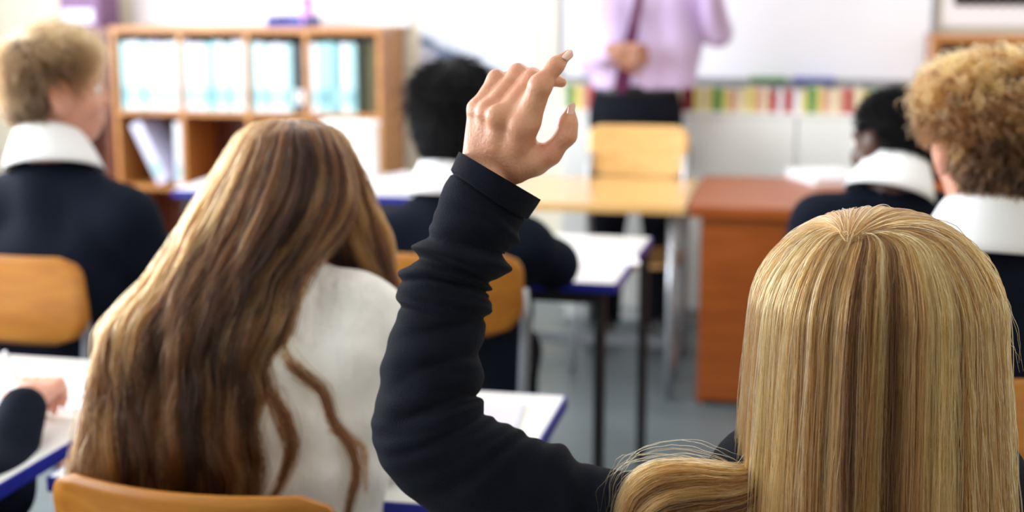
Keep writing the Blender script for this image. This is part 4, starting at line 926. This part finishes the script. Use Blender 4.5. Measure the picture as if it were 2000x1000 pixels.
tp = [ell(GP(0, 0, .535), (.155, .125, .09), rotm(YAW))]
for s in (-1, 1): tp += [cone(GP(s * .08, 0, .535), GP(s * .1, .40, .515), .088, .066), cone(GP(s * .1, .40, .515), GP(s * .105, .37, .11), .064, .052)]
V, Q = surface(tp, .011, .03); mesh('trousers', V - bs, Q, 'trouser', bl_)
for s in (-1, 1):
    V, Q = surface([cone(GP(s * .105, .36, .075), GP(s * .105, .36, .04), .036, .038), cone(GP(s * .105, .34, .038), GP(s * .11, .50, .034), .038, .033)], .009, .02, cuts=[(GP(0, 0, .004), (0, 0, -1))]); mesh('shoe', V - bs, Q, 'shoe', bl_)
collar(nb, np.array((0, .1, 1.0)), bl_, bs, r=(.055, .050), h=.045)
seat_chair(bs, YAW, 'wooden school chair under the blonde girl with raised hand')
# --- long blonde hair
HC = at(1707, 618, BD); aX, bX, hX = 234 * BD / F / cp, .118, 209 * BD / F / cp * 1.0
def dome(ph, du):                                             # from the whorl over the crown to the rim at ear level
    el = (PI / 2) * (1 - du) ** .85; s_ = np.clip(du * 1.9, 0, 1); s_ = (s_ * s_ * (3 - 2 * s_))[..., None]
    R_ = np.stack([np.cos(el) * np.sin(ph), -np.cos(el) * np.cos(ph), np.sin(el)], -1)
    A = unit((-.36, -.50, .80)); Dm = A * (1 - s_) + R_ * s_
    Dm = Dm + np.stack([np.sin(ph), -np.cos(ph), 0 * ph], -1) * (du * (1 - s_[..., 0]) * .5)[..., None]
    return Dm / np.linalg.norm(Dm, axis=-1)[..., None]
def blonde_hair(N, K, scale=(.90, 1.03), clumps=620, fly=.05, length=.44, base_only=False):
    phi = rg.uniform(-PI, PI, N); phi = np.where(rg.random(N) < .65, rg.uniform(-PI * .62, PI * .62, N), phi)
    cc_ = rg.uniform(-PI, PI, clumps); ci = np.argmin(np.abs((phi[:, None] - cc_[None] + PI) % (2 * PI) - PI), 1)
    big = rg.uniform(-PI, PI, 34); bi = np.argmin(np.abs((phi[:, None] - big[None] + PI) % (2 * PI) - PI), 1)
    u = np.linspace(0, 1, K)[None, :]; ud = .36                  # part of the strand that lies on the dome
    g = np.clip(u / .9, 0, 1)
    ph = phi[:, None] + (cc_[ci] - phi)[:, None] * rg.uniform(.15, .95, (N, 1)) * g ** .7 + (big[bi] - phi)[:, None] * .22 * g
    ph = ph + (rg.normal(0, .035, clumps)[ci][:, None] * np.sin(u * rg.uniform(2, 6, clumps)[ci][:, None] + rg.uniform(0, 6, clumps)[ci][:, None])) * g
    ph = ph + rg.normal(0, .016, (N, 1)) * np.sin(u * rg.uniform(3, 9, (N, 1)) + rg.uniform(0, 6, (N, 1))) * g
    start = rg.uniform(0.0, .5, (N, 1)) ** 1.3; du = start + (1 - start) * np.clip(u / ud, 0, 1)
    sg = np.sign(ph); swept = np.where(np.abs(ph) > 2.15, sg * (2.15 + (np.abs(ph) - 2.15) * .15), ph)
    ph = ph + (swept - ph) * np.clip((du - .45) / .5, 0, 1) ** 1.2
    Dm = dome(ph, du)
    fall = np.clip((u - ud) / (1 - ud), 0, 1) * length * rg.uniform(.85, 1.05, (N, 1)); wv = fall / .20
    sx = np.where(Dm[..., 0] < 0, 1 + .055 * wv, 1 + .17 * wv); sy = 1 + .13 * np.clip(wv, 0, 2.0)
    lay = rg.uniform(scale[0], scale[1], (N, 1)) + rg.uniform(-.085, .02, clumps)[ci][:, None] * g + rg.uniform(-.06, .02, len(big))[bi][:, None] * g
    val = -.13 * np.exp(-((ph + .10) / .20) ** 2) * np.clip(du * 1.6 - .55, 0, 1)
    lay = lay + val * (np.cos(ph) > 0)
    isf = (rg.random((N, 1)) < fly); lay = lay + isf * rg.uniform(.0, .11, (N, 1)) * np.clip(u * 1.5, 0, 1) * (.5 + .5 * np.sin(u * rg.uniform(3, 8, (N, 1)) + rg.uniform(0, 6, (N, 1))))
    X = Dm[..., 0] * aX * sx * lay; Y = Dm[..., 1] * bX * sy * lay; Z = Dm[..., 2] * hX * lay - fall
    P = HC + X[..., None] * RIGHT + Y[..., None] * FWD + Z[..., None] * UP
    P = P + np.cumsum(rg.normal(0, .00055, (N, K, 3)) * np.where(X > .03, 1.6, 1.0)[..., None], 1)
    tn = rg.normal(.47, .15, N)[:, None] + rg.normal(0, .24, clumps)[ci][:, None] + .08 * np.sin(ph * 5 + 1.0) - .30 * np.exp(-((ph + .08) / .24) ** 2) * g + .20 * np.exp(-((ph - .34) / .22) ** 2) + .05 * (ph < -.5) - .12 * (1 - np.clip(du * 2.2, 0, 1))  # tone also darkened down the central valley, painting in its shade
    return P, tn
th = np.linspace(-PI, PI, 97)[:-1]; uu = np.linspace(0.02, 1, 60); V = []
A = unit((-.24, -.60, .76))
for q in uu:
    for a_ in th:
        du = min(1, q / .36); dm = dome(np.array([a_]), np.array([du]))[0]
        fl = max(0, (q - .36) / .64) * .42; w_ = fl / .2; sc_ = .88 - .15 * math.exp(-((a_ + .1) / .2) ** 2) * (math.cos(a_) > 0) * min(1, max(0, du * 1.6 - .55))
        V.append(HC + RIGHT * dm[0] * aX * (1 + (.055 if dm[0] < 0 else .17) * w_) * sc_ + FWD * dm[1] * bX * sc_ * (1 + .13 * min(w_, 2.0)) + UP * (dm[2] * hX * sc_ - fl))
n_ = len(th); Q = [(i * n_ + j, i * n_ + (j + 1) % n_, (i + 1) * n_ + (j + 1) % n_, (i + 1) * n_ + j) for i in range(len(uu) - 1) for j in range(n_)] + [tuple(range(n_))[::-1]]
# the face stays free of the under-hair: drop the faces in front of the face and below the brow
Vn = np.array(V); rel = Vn - hb; frontal = (rel @ FWD > .045) & (rel @ UP < .05)
Q = [q for q in Q if not all(frontal[i] for i in q)]
hair = mesh('hair', Vn - bs, Q, 'blonde_cap', bl_)
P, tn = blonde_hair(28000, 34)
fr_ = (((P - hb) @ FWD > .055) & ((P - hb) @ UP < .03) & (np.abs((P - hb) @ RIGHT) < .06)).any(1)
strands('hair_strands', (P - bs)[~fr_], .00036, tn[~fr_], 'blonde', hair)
# the part of the hair that lies over the raised shoulder
rowsM = [(1475, 905, 1500, 1010, 1.36, 1.0), (1440, 908, 1470, 1060, 1.36, .85), (1390, 902, 1430, 1090, 1.365, .75), (1330, 897, 1390, 1110, 1.37, .70), (1270, 905, 1350, 1130, 1.375, .65), (1225, 940, 1320, 1150, 1.38, .6), (1205, 1000, 1300, 1170, 1.38, .6), (1195, 1080, 1290, 1200, 1.38, .6)]
V, Q = loft_mesh(rowsM, 30, 32, scale=.88); mesh('hair_over_shoulder', V - bs, Q, 'blonde_cap', bl_)
P, tn = loft_strands(rowsM, 4500, 26, rg, clumps=70, wave=.0015, waves=1.5, depth=(.86, 1.03), clump=.5, th0=PI * .05, th1=PI * 1.5, fly=.07, jit=.0008, tone=lambda u, th: -.10 * np.sin(th * 4) - .05)
strands('hair_strands', P - bs, .00042, tn, 'blonde', hair)
# flyaway wisps
wl_ = []
for g0 in ([(1445, 915, 1.36), (1340, 880, 1.37), (1250, 890, 1.375), (1205, 930, 1.38), (1192, 1000, 1.38)], [(1460, 860, 1.36), (1452, 900, 1.36), (1435, 940, 1.36), (1430, 1000, 1.36)], [(1880, 480, 1.36), (1930, 540, 1.36), (1962, 620, 1.36), (1985, 720, 1.36)]):
    wl_.append(lock(rg, g0, 14 if g0[0][0] == 1445 else 6, 26, .012, .012, jit=.0014))
P = np.concatenate(wl_); strands('hair_strands', P - bs, .00022, rg.normal(.7, .15, len(P)), 'blonde', hair)

# ------------------------------------------------------------------ papers and small things on the desks
def paper(lab, px, py, w, h, z, rz_, m='paper', th=.002, name='paper_sheet', grp=None):
    p = on_z(px, py, z); e = tag(empty(name, (p[0], p[1], z + .0006), rz_), lab, 'paper', grp)
    box('sheet', (-w / 2, -h / 2, 0), (w / 2, h / 2, th), m, e); box('sheet', (-w / 2 + .006, -h / 2 + .004, th), (w / 2 + .005, h / 2 + .004, th + .0015), m, e); return e
paper('white paper under the writing hand at left', 75, 775, .30, .21, DZ, .35)
paper('lilac paper on the brunette\'s desk behind the raised sleeve', 955, 815, .10, .15, DZ, .1, 'lilac_spine')
paper('white worksheet on the black-haired student\'s desk', 1165, 500, .21, .29, DZ, .2)
paper('white paper lying on the long front desk', 790, 348, .21, .29, DZ, -.3)
paper('white papers on the teacher desk near the dark-haired boy', 1612, 352, .21, .28, .71, .4, th=.03)
p = on_z(695, 345, DZ)
e = tag(empty('storage_box', (p[0], p[1] - .02, DZ + .0005)), 'rounded white plastic storage box on the long front desk', 'box')
box('tub', (-.125, -.05, 0), (.092, .06, .205), 'plastic', e, .022); box('lid', (-.13, -.055, .2), (.097, .065, .225), 'plastic', e, .011)
